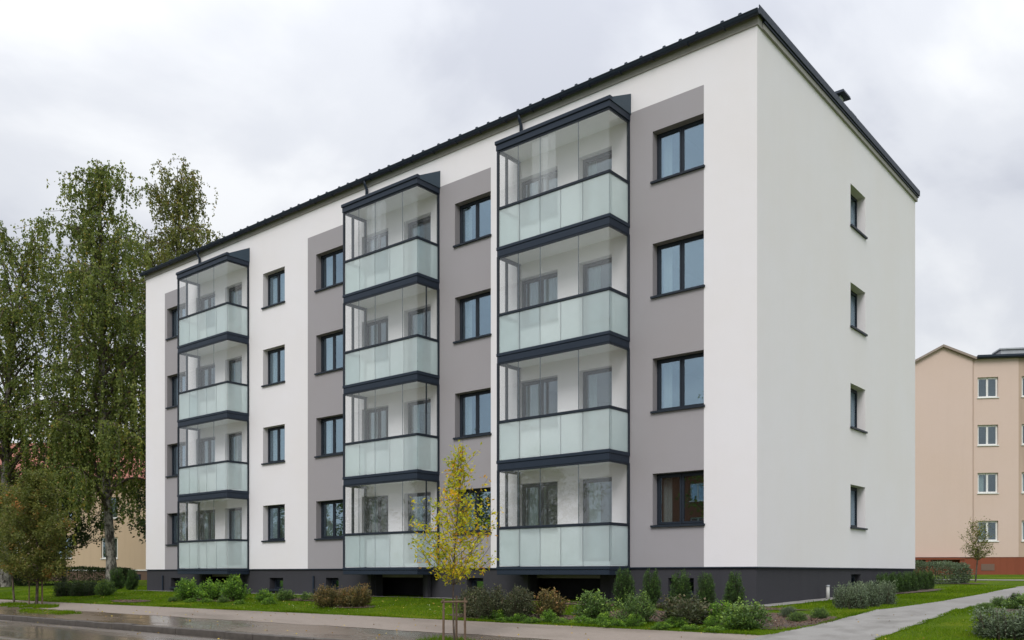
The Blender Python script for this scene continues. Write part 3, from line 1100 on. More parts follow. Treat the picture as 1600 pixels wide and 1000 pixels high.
def slab(mb, p, q, y0, y1, t, up):
    (xa, za), (xb_, zb_) = p, q
    mb.add([(xa, y0, za), (xb_, y0, zb_), (xb_, y0, zb_ + t), (xa, y0, za + t), (xa, y1, za), (xb_, y1, zb_), (xb_, y1, zb_ + t), (xa, y1, za + t)],
           [(0, 1, 2, 3), (7, 6, 5, 4), (0, 4, 5, 1), (3, 2, 6, 7), (1, 5, 6, 2), (0, 3, 7, 4)], up)


slab(rb, (bayl - 0.3, ev - 0.93), (pk, ev + 0.722), -0.25, 9.1, 0.13, 0)
slab(rb, (pk, ev + 0.722), (JX + 0.15, ev - 0.06), -0.25, 9.1, 0.13, 0)
rb.build('roof', plain('roof_board', (0.27, 0.22, 0.19), 0.8, 0.15), nb)
r2 = MB().box(JX + 0.17, xb1 + 0.2, -0.28, 9.2, ev + 0.002, ev + 0.13).box(JX + 0.17, xb1 + 0.2, -0.34, -0.24, ev + 0.05, ev + 0.16)
r2 = r2.build('roof', M['metal'], nb)
MB().box(3.1, 4.9, 1.2, 2.2, ev + 0.131, ev + 0.75).build('chimney', M['zinc'], nb)
MB().box(3.0, 5.0, 1.1, 2.3, ev + 0.752, ev + 0.83).build('cap', M['zinc'], nb)
# plinth
MB().box(bayl, 3.58, 0.02, 9, -0.8, 0.998).box(3.58, xb1, 0.07, 9, -0.8, 0.998).build('plinth', M['brickred'], nb)
skin('inner_wall', bayl + 0.1, xb1 - 0.1, 1.0, ev - 0.05, [], [M['room']], [], nb, (0, 3.0, 0))
for z in (1.0, 3.6, 6.3, 9.0, ev - 0.1):
    MB().box(JX, xb1 - 0.1, 0.36, 3.0, z, z + 0.06).build('floor_slab', M['room'], nb)
MB().tube([(JX + 0.02, -0.04, 1.02), (JX + 0.02, -0.04, ev - 0.02)], 0.016, 6).build('conductor_rod', M['beige_dirty'], nb)
# timber and brick lean-to at the foot of the bay
lt = MB()
lt.box(bayl, 0.6, -0.55, 0.015, 0.86, 0.94)
lt.build('ledge', M['brickred'], nb)
for c in (-3.1, -1.45, 0.35):
    MB().box(c, c + 0.28, -0.5, 0.015, -0.4, 0.858).build('pier', M['brickred'], nb)
for c in cols:
    for a, b_ in wz:
        window(nb, c, a - zb0, b_ - zb0, W0, 2, plane=0.0 if c < 3.5 else 0.05, depth=0.13, mat='white_frame', sillmat='white_frame', glassmat='pane_inner', curtain=[(0, 'l')] if (int(c) + int(a)) % 3 == 0 else 0)
    MB().box(c - 0.35, c + 0.35, 0.0 if c < 3.5 else 0.05, 0.07, 0.25, 0.62).build('cellar_window', M['brownplinth'], nb)

# pale block behind the birches on the left
lx, ly = c2w(-31.5, 62.0)
lb = thing('apartment_building', 'pale beige house with red roof half hidden behind the birches', 'building', (lx, ly, 0.0), R(39.7 - 4))
lops, lwin = [], []
for c in (-10.5, -6.9, -3.3, 0.15, 3.45, 6.9, 10.4):
    for a in (1.7, 4.5):
        lops.append((c - 0.6, c + 0.6, a, a + 1.5))
        lwin.append((c, a))
skin('wall', -16, 17, 0.9, 7.2, lops, [M['beige2']], [], lb)
MB().box(-16, 17, 0.33, 10, 0.9, 7.19).build('rear_wing', M['room'], lb)
MB().box(-16, 17, 0.03, 10, -0.6, 0.898).build('plinth', M['brownplinth'], lb)
MB().box(-16, 17, -0.03, 0.02, 0.86, 0.95).build('string_course', M['white_frame'], lb)
for c, a in lwin:
    window(lb, c, a, a + 1.5, 1.2, 2, depth=0.12, mat='white_frame', sillmat='white_frame')
for c in (-8.7, -1.7, 5.2):
    MB().box(c - 0.5, c + 0.5, 0.0, 0.05, 0.15, 0.62).build('cellar_window', M['metal_frame'], lb)
rm = MB()
rm.add([(-16.5, -0.5, 7.2), (17.5, -0.5, 7.2), (17.5, 10.5, 7.2), (-16.5, 10.5, 7.2), (-13, 5, 10.6), (14, 5, 10.6)],
       [(3, 2, 1, 0), (0, 1, 5, 4), (2, 3, 4, 5), (1, 2, 5), (3, 0, 4)])
rm.build('roof', M['roofred'], lb)

# brick-coloured house across the street behind the camera: it shows mirrored in the ground-floor glass
ob = thing('apartment_building', 'orange-brown house across the street mirrored in the ground-floor windows', 'building', (-23.0, -46.0, -0.5), R(180))
oops = [(c - 0.7, c + 0.7, a, a + 1.5) for c in (-9, -5, -1, 3, 7) for a in (1.3, 4.2, 7.0)]
skin('wall', -11, 10, 0, 9.3, oops, [M['orange']], [], ob)
MB().box(-11, 10, 0.32, 9, 0, 9.28).build('rear_wing', M['room'], ob)
for o_ in oops:
    window(ob, (o_[0] + o_[1]) / 2, o_[2], o_[3], 1.4, 2, depth=0.12, mat='white_frame', sillmat='white_frame')
rm = MB()
rm.add([(-11.5, -0.5, 9.3), (10.5, -0.5, 9.3), (10.5, 9.5, 9.3), (-11.5, 9.5, 9.3), (-8, 4.5, 11.0), (7, 4.5, 11.0)],
       [(3, 2, 1, 0), (0, 1, 5, 4), (2, 3, 4, 5), (1, 2, 5), (3, 0, 4)])
rm.build('roof', M['metal'], ob)


# ------------------------------------------------------------------ vegetation
def leaf_object(name, P, D, L, W, tint, mat, parent=None, fold=0.25, kind=None, mesh_only=False, seed=0):
    """P (n,3) leaf bases, D (n,3) leaf directions, L lengths, W widths -> diamond leaves of two faces"""
    r = np.random.default_rng(seed + len(P))
    n = len(P)
    D = D / (np.linalg.norm(D, axis=1, keepdims=True) + 1e-9)
    Q = r.normal(size=(n, 3))
    Sd = np.cross(D, Q)
    Sd /= (np.linalg.norm(Sd, axis=1, keepdims=True) + 1e-9)
    N = np.cross(D, Sd)
    L = L[:, None]
    W = W[:, None]
    v = np.empty((n, 4, 3), np.float32)
    v[:, 0] = P
    v[:, 1] = P + D * L * 0.45 + Sd * W * 0.5 + N * W * fold
    v[:, 2] = P + D * L
    v[:, 3] = P + D * L * 0.45 - Sd * W * 0.5 + N * W * fold
    me = bpy.data.meshes.new(name)
    me.vertices.add(n * 4)
    me.vertices.foreach_set('co', v.reshape(-1))
    idx = np.arange(n)[:, None] * 4
    tri = np.concatenate([idx + np.array([[0, 1, 2]]), idx + np.array([[0, 2, 3]])], 1).reshape(-1)
    me.loops.add(n * 6)
    me.loops.foreach_set('vertex_index', tri.astype(np.int32))
    me.polygons.add(n * 2)
    me.polygons.foreach_set('loop_start', (np.arange(n * 2) * 3).astype(np.int32))
    me.polygons.foreach_set('loop_total', np.full(n * 2, 3, np.int32))
    at = me.attributes.new('tint', 'FLOAT', 'FACE')
    at.data.foreach_set('value', np.repeat(np.clip(tint, 0, 1), 2).astype(np.float32))
    me.materials.append(mat)
    me.update(calc_edges=True)
    if mesh_only:
        return me
    o = link(name, me, parent)
    if kind:
        o['kind'] = kind
    return o


def limb_mesh(name, limbs, mat, sides=6, parent=None):
    mb = MB()
    for pts, rad in limbs:
        mb.tube(pts, rad, sides if rad[0] > 0.03 else 4, cap=False)
    return mb.build(name, mat, parent, smooth=True)


def bez(p0, p1, p2, n):
    t = np.linspace(0, 1, n)[:, None]
    return (1 - t) ** 2 * p0 + 2 * t * (1 - t) * p1 + t * t * p2


def birch(label, loc, H, rad, lean=(0, 0), nb=46, z0=0.12, seed=0, leafmat_='birch_leaf', dens=1.0, leaf=0.14, prof=None, strand=(0.8, 3.0), r0=0.23, group='tall weeping birches', bias=(0, 0), per=17):
    r = np.random.default_rng(seed)
    t_ = thing('birch_tree', label, 'tree', (loc[0], loc[1], g(*loc) - 0.05), 0, group)
    zz = np.linspace(0, 1, 16)
    sway = 0.35
    tx = lean[0] * zz ** 1.2 + sway * np.sin(zz * 5 + seed) * zz
    ty = lean[1] * zz ** 1.2 + sway * np.cos(zz * 4 + seed) * zz
    trunk = np.stack([tx, ty, zz * H], 1)
    tr = list(r0 * (1 - zz) ** 0.8 + 0.02)
    tr[0] *= 1.35
    limb_mesh('trunk', [(trunk.tolist(), tr)], M['birch_bark'], 10, t_)
    limbs, P, D, T = [], [], [], []
    for i in range(nb):
        f = z0 + (0.97 - z0) * ((i + r.random()) / nb) ** 0.92
        base = np.array([np.interp(f, zz, tx), np.interp(f, zz, ty), f * H])
        az = i * 2.399 + r.normal() * 0.35
        rr = rad * (prof(f) if prof else 1.0) * r.uniform(0.5, 1.25)
        dirv = np.array([math.cos(az), math.sin(az), 0.0])
        end = base + dirv * rr + np.array([bias[0], bias[1], 0]) * rr * 0.3 + np.array([0, 0, rr * r.uniform(0.05, 0.75)])
        mid = base + dirv * rr * 0.45 + np.array([0, 0, rr * r.uniform(0.55, 0.95)])
        if f > 0.85:
            end[2] += rr * 0.8
        pts = bez(base, mid, end, 9)
        rb_ = max(0.02, 0.10 * (1 - f) + 0.025)
        limbs.append((pts.tolist(), list(np.linspace(rb_, 0.012, 9))))
        ns = max(4, int(per * (0.45 + rr / rad)))
        for s in range(ns):
            u = 0.18 + 0.82 * ((s + r.random()) / ns)
            q = pts[min(8, int(u * 8))] * (1 - (u * 8 % 1)) + pts[min(8, int(u * 8) + 1)] * (u * 8 % 1)
            side = r.normal(size=3) * np.array([0.5, 0.5, 0.16]) * (0.4 + rr / rad)
            ln = r.uniform(*strand) * (0.45 + 0.75 * (1 - f))
            nl = max(4, int(ln * 15 * dens))
            k = np.sort(r.random(nl))
            out = side + dirv * 0.22 * ln * r.uniform(0, 1)
            # out a little, then straight down
            pos = q + np.outer(np.minimum(1, k * 2.6) ** 0.7, out) + np.outer(k, [0, 0, -ln]) + np.outer(np.sin(k * 3.1), [0, 0, 0.22])
            pos += r.normal(size=pos.shape) * np.array([0.06, 0.06, 0.03]) * (1.25 - k[:, None])
            dd = np.stack([r.normal(size=nl) * 0.55, r.normal(size=nl) * 0.55, -1.0 + r.normal(size=nl) * 0.35], 1)
            P.append(pos)
            D.append(dd)
            # colour belongs to the branch and the leaf, not to the light
            T.append(np.clip(0.42 + r.normal() * 0.13 + r.normal(size=nl) * 0.17 + (r.random(nl) < 0.035) * 0.5, 0, 1))
            if s % 3 == 0:
                limbs.append(([q.tolist(), (q + out + np.array([0, 0, -0.2])).tolist(), (q + out + np.array([0, 0, -ln * 0.8])).tolist()], [0.014, 0.008, 0.004]))
    P = np.concatenate(P)
    D = np.concatenate(D)
    T = np.concatenate(T)
    keep = P[:, 2] > 0.9
    P, D, T = P[keep], D[keep], T[keep]
    n = len(P)
    limb_mesh('limb', limbs, M['bark'], 5, t_)
    leaf_object('foliage', P, D, r.uniform(0.7, 1.25, n) * leaf, r.uniform(0.5, 0.85, n) * leaf, T, M[leafmat_], t_, seed=seed)
    return t_


def tree(name, label, loc, H, crown_r, crown_z, nleaf, leaf, mat, seed=0, trunk_r=0.06, bark='bark', nb=40, group=None, tip=0.0, squash=1.0, clump=0.25, shoots=0.0, up=0.5, prof=None, cat='tree', shift=0.0):
    """a broad-leaved tree: trunk, ascending limbs, twigs and leaves clustered along them; crown_z = (bottom, top)"""
    r = np.random.default_rng(seed)
    t_ = thing(name, label, cat, (loc[0], loc[1], g(*loc) - 0.03), 0, group)
    zz = np.linspace(0, 1, 12)
    tx = 0.02 * H * np.sin(zz * 4 + seed)
    ty = 0.02 * H * np.cos(zz * 3 + seed) - 0.02 * H
    tx -= tx[0]
    ty -= ty[0]
    limb_mesh('trunk', [(np.stack([tx, ty, zz * H], 1).tolist(), list(trunk_r * (1 - zz * 0.93)))], M[bark], 8, t_)
    limbs, P, D, T = [], [], [], []
    z0, z1 = crown_z
    for i in range(nb):
        f = (i + r.random()) / nb
        zc_ = z0 + (z1 - z0) * f
        zb_ = max(z0 * 0.85, zc_ - crown_r * up * (1 - 0.4 * f))
        bf = zb_ / H
        base = np.array([np.interp(bf, zz, tx), np.interp(bf, zz, ty), zb_])
        az = i * 2.399 + r.normal() * 0.4
        pr = prof(f) if prof else math.sqrt(max(0.02, 1 - (2 * f - 0.75) ** 2 / 1.6))
        rr = crown_r * pr * r.uniform(0.55, 1.12)
        end = base + np.array([math.cos(az) * rr, math.sin(az) * rr * squash, (zc_ - zb_) + rr * 0.25])
        mid = (base + end) / 2 + np.array([math.cos(az) * rr * 0.15, math.sin(az) * rr * 0.15, -0.05 * rr])
        pts = bez(base, mid, end, 7)
        limbs.append((pts.tolist(), list(np.linspace(max(0.0045, trunk_r * 0.24 * (1 - f * 0.6)), 0.003, 7))))
        nt = max(3, int(7 * pr))
        for s in range(nt):
            u = 0.25 + 0.75 * (s + r.random()) / nt
            q = pts[min(6, int(u * 6))]
            tw = r.normal(size=3) * crown_r * clump
            tw[2] = abs(tw[2]) * 0.7 + 0.04
            e_ = q + tw
            limbs.append(([q.tolist(), e_.tolist()], [0.0022 + trunk_r * 0.03, 0.0015]))
            m = max(2, int(nleaf / (nb * 6.0)))
            k = r.random(m) ** 0.8
            pos = q + np.outer(k, tw) + r.normal(size=(m, 3)) * leaf * 0.8
            dd = tw / (np.linalg.norm(tw) + 1e-6) * 0.7 + r.normal(size=(m, 3)) * 0.8 + np.array([0, 0, -0.35])
            P.append(pos)
            D.append(dd)
            T.append(np.clip(0.45 + shift + r.normal() * 0.16 + r.normal(size=m) * 0.17 + tip * (f - 0.5), 0, 1))
    P, D, T = np.concatenate(P), np.concatenate(D), np.concatenate(T)
    n = len(P)
    limb_mesh('limb', limbs, M[bark], 5, t_)
    leaf_object('foliage', P, D, r.uniform(0.7, 1.3, n) * leaf, r.uniform(0.35, 0.6, n) * leaf, T, M[mat], t_, seed=seed)
    return t_


def pA(f):
    # wide from the ground to mid height, then drawing in to a plume
    return float(np.interp(f, [0, 0.15, 0.45, 0.62, 0.78, 0.9, 1.0], [0.85, 1.05, 1.12, 0.98, 0.72, 0.40, 0.08]))


def pC(f):
    return float(np.interp(f, [0, 0.15, 0.45, 0.65, 0.85, 0.95, 1.0], [0.85, 1.0, 1.0, 0.95, 0.75, 0.45, 0.15]))


def pB(f):
    return float(np.interp(f, [0, 0.3, 0.6, 0.8, 0.93, 1.0], [0.6, 0.9, 1.0, 0.85, 0.5, 0.15]))


birch('tall weeping birch with pale trunk beside the left end of the white building', (-36.2, 3.5), 21.7, 3.5, lean=(-0.9, -0.8), nb=88, seed=3, prof=pA, per=21, z0=0.17, leaf=0.135, dens=2.0, strand=(0.4, 2.4))
birch('sparser tall birch rising behind the left end of the white roof', (-40.3, 9.1), 24.0, 3.9, lean=(0.0, 0.0), nb=70, seed=15, leafmat_='birch_leaf2', prof=pB, per=28, strand=(0.6, 2.4), z0=0.3, dens=1.5, leaf=0.14)
birch('broad birch at the far left with the lower rounded crown', (-41.0, 0.2), 17.8, 4.2, lean=(0.6, 0.5), nb=80, seed=8, prof=pC, per=18, z0=0.14, leaf=0.135, dens=2.0, strand=(0.4, 2.4))
tree('maple_tree', 'dark dense tree under the birches against the white end wall', (-33.6, 5.6), 9.6, 2.3, (1.6, 9.4), 15000, 0.17, 'dark_leaf', 21, 0.12, nb=60, clump=0.2)
tree('maple_tree', 'dark bushy tree between the left birch trunks and the pale house', (-44.0, 4.5), 9.0, 3.4, (2.2, 8.8), 14000, 0.18, 'dark_leaf', 22, 0.14, nb=60, clump=0.2)
tree('rowan_tree', 'small staked tree with rusty green leaves near the kerb', (-23.49, -5.32), 4.6, 1.35, (0.95, 4.5), 26000, 0.09, 'rowan_leaf', 31, 0.055, nb=56, clump=0.2,
     prof=lambda f: float(np.interp(f, [0, 0.2, 0.5, 0.8, 1], [0.75, 1.0, 0.95, 0.6, 0.2])))
tree('rowan_tree', 'orange-tinged small tree cut by the left edge of the view', (-25.9, -5.1), 4.3, 1.1, (1.2, 4.2), 9000, 0.085, 'rowan_leaf', 33, 0.04, nb=36, clump=0.22, tip=0.4)
tree('young_tree', 'young yellow-leaved tree staked in front of the middle balconies', (-2.41, -6.97), 3.72, 0.84, (1.22, 3.45), 4200, 0.072, 'yellow_leaf', 41, 0.026, nb=56, clump=0.15, up=0.7, shift=0.16,
     prof=lambda f: float(np.interp(f, [0, 0.1, 0.35, 0.5, 0.62, 0.74, 1], [0.5, 0.95, 1.0, 0.85, 0.48, 0.2, 0.05])))
tree('young_tree', 'thin nearly bare young tree before the beige block on the right', (-0.2, 20.9), 2.55, 0.72, (1.05, 2.5), 2200, 0.07, 'birch_leaf2', 43, 0.035, nb=36, clump=0.2, up=1.0)
# trees of the other pavement, seen mirrored in the glass
for x, y, h, r_, lab in [(-15.5, -31, 12.5, 2.6, 'tall slim tree across the street mirrored in the right windows'),
                          (-28.5, -31, 9.8, 3.4, 'bushy tree across the street mirrored in the lowest right balcony'),
                          (-38, -31, 11.5, 3.4, 'broad tree across the street mirrored in the middle windows'),
                          (-47, -30, 9.5, 3.6, 'rounded tree across the street left of the orange house'),
                          (-58, -31, 10.0, 4.0, 'wide tree across the street mirrored in the white bay windows'),
                          (-70, -30, 10.5, 4.2, 'dense tree across the street mirrored in the far left windows'),
                          (-83, -31, 10.5, 4.4, 'last dense tree across the street mirrored in the leftmost glass')]:
    tree('linden_tree', lab, (x, y), h, r_, (1.6, h - 0.2), 9000, 0.25, 'birch_leaf', int(-x), 0.18, nb=50, clump=0.22, group='trees across the street')


# stakes
def stakes(loc, label, h, w):
    t_ = thing('tree_stakes', label, 'tree stakes', (loc[0], loc[1], g(*loc) - 0.03), R(39.7), 'stakes round the young trees')
    pts = [(-w, -0.02), (w, -0.06), (0.02, w * 1.3)]
    for i, (a, b_) in enumerate(pts):
        MB().tube([(a, b_, -0.1), (a * 0.97, b_, h * (1 + 0.03 * i))], [0.021, 0.019], 8).build('stake', M['wood'], t_)
    for i in range(3):
        p, q = Vector((*pts[i], h * 0.93)), Vector((*pts[(i + 1) % 3], h * 0.94))
        MB().tube([p + (p - q).normalized() * 0.04, q + (q - p).normalized() * 0.04], 0.018, 6).build('crossbar', M['wood'], t_)


stakes((-2.41, -6.97), 'wooden stake frame round the trunk of the yellow-leaved tree', 0.80, 0.19)
stakes((-23.49, -5.32), 'wooden stake frame round the rusty green tree near the kerb', 0.88, 0.24)


# shrubs ---------------------------------------------------------------
def shrub_mesh(kind, seed):
    """unit shrub about 1 m wide and 1 m high -> (leaf mesh, stem mesh)"""
    r = np.random.default_rng(seed)
    P, D, T, limbs = [], [], [], []
    cfg = dict(leafy=(60, 46, 0.085, 0.55, 'fresh'), dense=(80, 60, 0.065, 0.5, ''), yew=(110, 75, 0.06, 0.38, ''), airy=(46, 40, 0.08, 0.6, 'x'), box=(120, 64, 0.06, 0.5, ''))[kind]
    ns, nl, lf, ww, _ = cfg
    for i in range(ns):
        az = r.random() * 2 * math.pi
        if kind == 'yew':
            zt = r.uniform(0.12, 1.0)
            rad = 0.48 * math.sqrt(max(0.03, 1 - (zt * 1.05 - 0.15) ** 2)) * r.uniform(0.7, 1.1)
            base = np.array([0, 0, zt * 0.45])
            end = np.array([math.cos(az) * rad, math.sin(az) * rad, zt * 1.02])
            mid = (base + end) / 2 + np.array([math.cos(az) * rad * 0.3, math.sin(az) * rad * 0.3, -0.08])
        elif kind == 'box':
            rad = 0.5 * r.random() ** 0.4
            base = np.array([math.cos(az) * rad * 0.8, math.sin(az) * rad * 0.8, 0])
            end = np.array([math.cos(az) * rad, math.sin(az) * rad, r.uniform(0.15, 1.0) * (1 - 0.25 * rad ** 2) + r.random() * 0.05])
            mid = (base + end) / 2
        else:
            el = r.uniform(0.1, 1.0)
            rad = 0.52 * math.cos(el * 1.35) * r.uniform(0.6, 1.15) + 0.03
            base = np.array([math.cos(az) * 0.06, math.sin(az) * 0.06, 0])
            end = np.array([math.cos(az) * rad, math.sin(az) * rad, (0.16 + 0.84 * math.sin(el * 1.5)) * r.uniform(0.75, 1.08)])
            mid = base * 0.4 + end * 0.6 + np.array([math.cos(az) * 0.1, math.sin(az) * 0.1, -0.02])
        pts = bez(base, mid, end, 5)
        limbs.append((pts.tolist(), [0.010, 0.008, 0.006, 0.004, 0.002]))
        k = r.random(nl) ** 0.65
        m = (1 - k)[:, None] ** 2 * base + 2 * (k * (1 - k))[:, None] * mid + (k ** 2)[:, None] * end
        spread = 0.075 if kind != 'yew' else 0.06
        P.append(m + r.normal(size=(nl, 3)) * spread * (1.15 - k[:, None] * 0.6))
        d0 = (end - base) / np.linalg.norm(end - base)
        D.append(d0 * 0.9 + r.normal(size=(nl, 3)) * 0.6 + np.array([0, 0, 0.15]))
        # young leaves sit at the shoot tips
        T.append(np.clip(0.18 + r.normal() * 0.12 + 0.5 * k ** 4 * r.uniform(0.2, 1.3) + r.normal(size=nl) * 0.14, 0, 1))
    P, D, T = np.concatenate(P), np.concatenate(D), np.concatenate(T)
    P[:, 2] = np.abs(P[:, 2])
    n = len(P)
    return P, D, r.uniform(0.65, 1.3, n) * lf, r.uniform(0.7, 1.1, n) * lf * ww, T, limbs


SH = {}


def shrub(name, label, x, y, w, h, kind, mat, seed, group=None, cat='shrub'):
    key = (kind, mat, seed % 3)
    if key not in SH:
        P, D, L, W, T, limbs = shrub_mesh(kind, seed % 3 + {'leafy': 0, 'dense': 10, 'yew': 20, 'airy': 30, 'box': 40}[kind])
        me = leaf_object('foliage', P, D, L, W, T, M[mat], mesh_only=True)
        mb = MB()
        for pts, rad in limbs:
            mb.tube(pts, rad, 4, cap=False)
        SH[key] = (me, mb.mesh('stem', M['twig']))
    t_ = thing(name, label, cat, (x, y, g(x, y) - 0.02), (seed * 1.7) % 6.28, group)
    t_.scale = (w * 1.0, w * 1.0, h)
    link('foliage', SH[key][0], t_)
    link('stem', SH[key][1], t_)
    return t_


GS = 'shrubs planted along the front lawn'
SHR = [
    ('shrub', 'leftmost bright green shrub under the left balcony stack', -18.24, -2.77, 0.85, 0.68, 'leafy', 'bright_leaf', 1),
    ('shrub', 'wide bright green shrub, second from the left under the left balcony stack', -17.21, -2.5, 0.95, 0.66, 'leafy', 'bright_leaf', 2),
    ('shrub', 'small grey-green shrub between two bright ones under the left balconies', -16.52, -2.3, 0.62, 0.48, 'dense', 'spirea_leaf', 3),
    ('shrub', 'upright bright green shrub at the right foot of the left balconies', -16.0, -2.5, 0.75, 0.76, 'leafy', 'bright_leaf', 4),
    ('shrub', 'low yellowish shrub beside the cellar window of the white bay', -14.58, -2.44, 0.5, 0.42, 'airy', 'bright_leaf', 5),
    ('shrub', 'low green shrub before the cellar window of the white bay', -14.1, -2.0, 0.6, 0.36, 'airy', 'green_leaf', 6),
    ('shrub', 'tiny dark shrub on the soil right of the white bay', -13.3, -1.8, 0.5, 0.26, 'airy', 'green_leaf', 7),
    ('shrub', 'rust-coloured shrub left of its twin before the middle grey strip', -10.6, -3.2, 0.8, 0.58, 'dense', 'rusty_leaf', 8),
    ('shrub', 'rust and green shrub in the middle of the rusty trio', -10.15, -2.9, 0.6, 0.52, 'dense', 'rusty_leaf', 10),
    ('shrub', 'yellow-brown shrub at the right end of the rusty trio', -9.75, -2.85, 0.68, 0.62, 'leafy', 'rusty_leaf', 9),
    ('shrub', 'dark olive shrub just right of the staked yellow tree', -4.85, -3.8, 0.72, 0.66, 'dense', 'olive_leaf', 1),
    ('shrub', 'largest dark olive shrub right of the staked yellow tree', -4.2, -4.0, 0.85, 0.68, 'dense', 'olive_leaf', 2),
    ('shrub', 'dark olive shrub in front of the black gap under the right balconies', -3.55, -3.8, 0.72, 0.66, 'dense', 'olive_leaf', 3),
    ('shrub', 'brownish green shrub at the right end of the olive row', -3.05, -3.4, 0.7, 0.58, 'leafy', 'rusty_leaf', 1),
    ('shrub', 'fresh green shrub in front of the first dark yew', -1.94, -3.4, 0.74, 0.56, 'leafy', 'green_leaf', 1),
    ('shrub', 'rounded green shrub between the first two yews', -0.75, -3.75, 0.72, 0.58, 'dense', 'green_leaf', 2),
    ('shrub', 'wide brown and green shrub in front of the middle yews', 0.2, -3.5, 1.0, 0.54, 'leafy', 'olive_leaf', 3),
    ('shrub', 'pale green airy shrub leaning on the wide brown one', 0.75, -3.2, 0.6, 0.45, 'airy', 'bright_leaf', 5),
    ('shrub', 'bright green shrub nearest the concrete path', 1.5, -3.8, 0.78, 0.5, 'leafy', 'green_leaf', 5),
    ('yew_bush', 'dark yew bush nearest the right balcony stack', -2.6, -1.25, 0.52, 0.88, 'yew', 'yew_leaf', 1),
    ('yew_bush', 'dark yew bush second from the right balcony stack', -1.85, -1.3, 0.48, 0.84, 'yew', 'yew_leaf', 2),
    ('yew_bush', 'dark yew bush standing before the right cellar window', -1.2, -1.2, 0.50, 0.82, 'yew', 'yew_leaf', 3),
    ('yew_bush', 'slim dark yew bush right of the cellar window', -0.6, -1.2, 0.42, 0.78, 'yew', 'yew_leaf', 4),
    ('yew_bush', 'dark yew bush nearest the building corner', 0.05, -1.2, 0.44, 0.78, 'yew', 'yew_leaf', 5),
    ('low_shrub', 'small cushion shrub farthest left of three on the soil patch by the path', 1.52, -1.99, 0.32, 0.22, 'dense', 'spirea_leaf', 1),
    ('low_shrub', 'small cushion shrub nearest the camera on the soil patch by the path', 1.94, -2.6, 0.34, 0.20, 'dense', 'green_leaf', 1),
    ('low_shrub', 'small cushion shrub on the right of the soil patch by the path', 2.15, -2.1, 0.33, 0.22, 'dense', 'green_leaf', 2),
    ('shrub', 'grey-green rounded shrub nearest the camera beside the gable wall', 2.02, -0.1, 0.66, 0.52, 'box', 'spirea_leaf', 1),
    ('shrub', 'grey-green shrub in the middle of three by the gable wall', 2.04, 0.75, 0.64, 0.56, 'box', 'spirea_leaf', 2),
    ('shrub', 'grey-green shrub at the back of three by the gable wall', 1.98, 1.95, 0.60, 0.54, 'box', 'spirea_leaf', 3),
    ('low_shrub', 'dark cushion shrub at the lawn edge across the path, first in the row', 4.5, -0.33, 0.34, 0.20, 'dense', 'green_leaf', 1),
    ('low_shrub', 'dark cushion shrub across the path, second in the row', 4.3, 1.9, 0.33, 0.22, 'dense', 'green_leaf', 2),
    ('low_shrub', 'dark cushion shrub across the path, farthest in the row', 4.35, 3.3, 0.34, 0.24, 'dense', 'dark_leaf', 3),
    ('shrub', 'loose dark green shrub at the right edge above the large grey one', 4.95, 0.9, 0.6, 0.32, 'leafy', 'green_leaf', 2),
    ('shrub', 'large grey-green shrub cut by the lower right corner', 5.5, -3.45, 0.95, 0.46, 'box', 'spirea_leaf', 2),
    ('shrub', 'dark round shrub farthest left of the left lawn group', -27.05, -2.79, 0.82, 0.62, 'box', 'dark_leaf', 1),
    ('shrub', 'dark round shrub in the middle of the left lawn group', -25.99, -2.61, 0.9, 0.64, 'box', 'dark_leaf', 2),
    ('shrub', 'green loose shrub on the right of the left lawn group', -24.68, -2.38, 0.75, 0.6, 'dense', 'green_leaf', 3),
    ('yew_bush', 'dark upright yew at the left end of the white building', -27.5, 0.1, 0.55, 0.85, 'yew', 'yew_leaf', 2),
    ('yew_bush', 'dark upright yew beside the birch trunk', -29.5, 0.4, 0.7, 0.95, 'yew', 'yew_leaf', 3),
]
for s_ in SHR:
    shrub(*s_, group=GS if -20 < s_[2] < 2 and s_[3] < -1.5 else None)
r_ = random.Random(4)
WEEDS = [('the bright green shrub nearest the path', 1.35), ('the pale airy shrub', 0.85), ('the wide brown and green shrub', 0.2), ('the rounded green shrub between yews', -0.75),
         ('the gap left of the rounded green shrub', -1.35), ('the fresh green shrub before the first yew', -1.95), ('the brownish shrub ending the olive row', -2.75),
         ('the third dark olive shrub', -3.4), ('the largest dark olive shrub', -4.1)]
for i, (lab, x) in enumerate(WEEDS):
    for q in range(2):
        shrub('weed_clump', ('low yellow-green weed clump at the foot of ' if q else 'flat weed tuft at the pavement edge before ') + lab, x + (0.12 if q else -0.1) + r_.uniform(-0.1, 0.1), (-3.98 if q else -4.27) + r_.uniform(-0.1, 0.1),
              r_.uniform(0.3, 0.5), r_.uniform(0.16, 0.28) * (1 if q else 0.7), 'airy', 'bright_leaf', r_.randrange(9), 'weed clumps at the pavement edge', 'weed')
for i, (lab, x) in enumerate([('the leftmost bright green shrub', -18.4), ('the wide second bright green shrub', -17.3), ('the small grey-green shrub', -16.5), ('the upright bright green shrub', -15.9),
                              ('the low yellowish shrub', -14.7), ('the tiny dark shrub', -13.4)]):
    shrub('weed_clump', 'low weed clump in the turf before ' + lab, x, -3.15 + r_.uniform(-0.15, 0.15),
          r_.uniform(0.3, 0.5), r_.uniform(0.14, 0.24), 'airy', 'bright_leaf' if i % 3 else 'green_leaf', r_.randrange(9), 'weed clumps before the left balconies', 'weed')
# clipped hedges: individual bushes planted shoulder to shoulder
for i in range(8):
    y = 6.9 + i * 0.68
    shrub('yew_bush', ['first', 'second', 'third', 'fourth', 'fifth', 'sixth', 'seventh', 'last'][i] + ' clipped yew of the dark row along the gable, counted from the camera', 0.50 - 0.01 * i, y, 0.44, 0.6, 'yew', 'yew_leaf', i,
          'clipped yews along the gable')


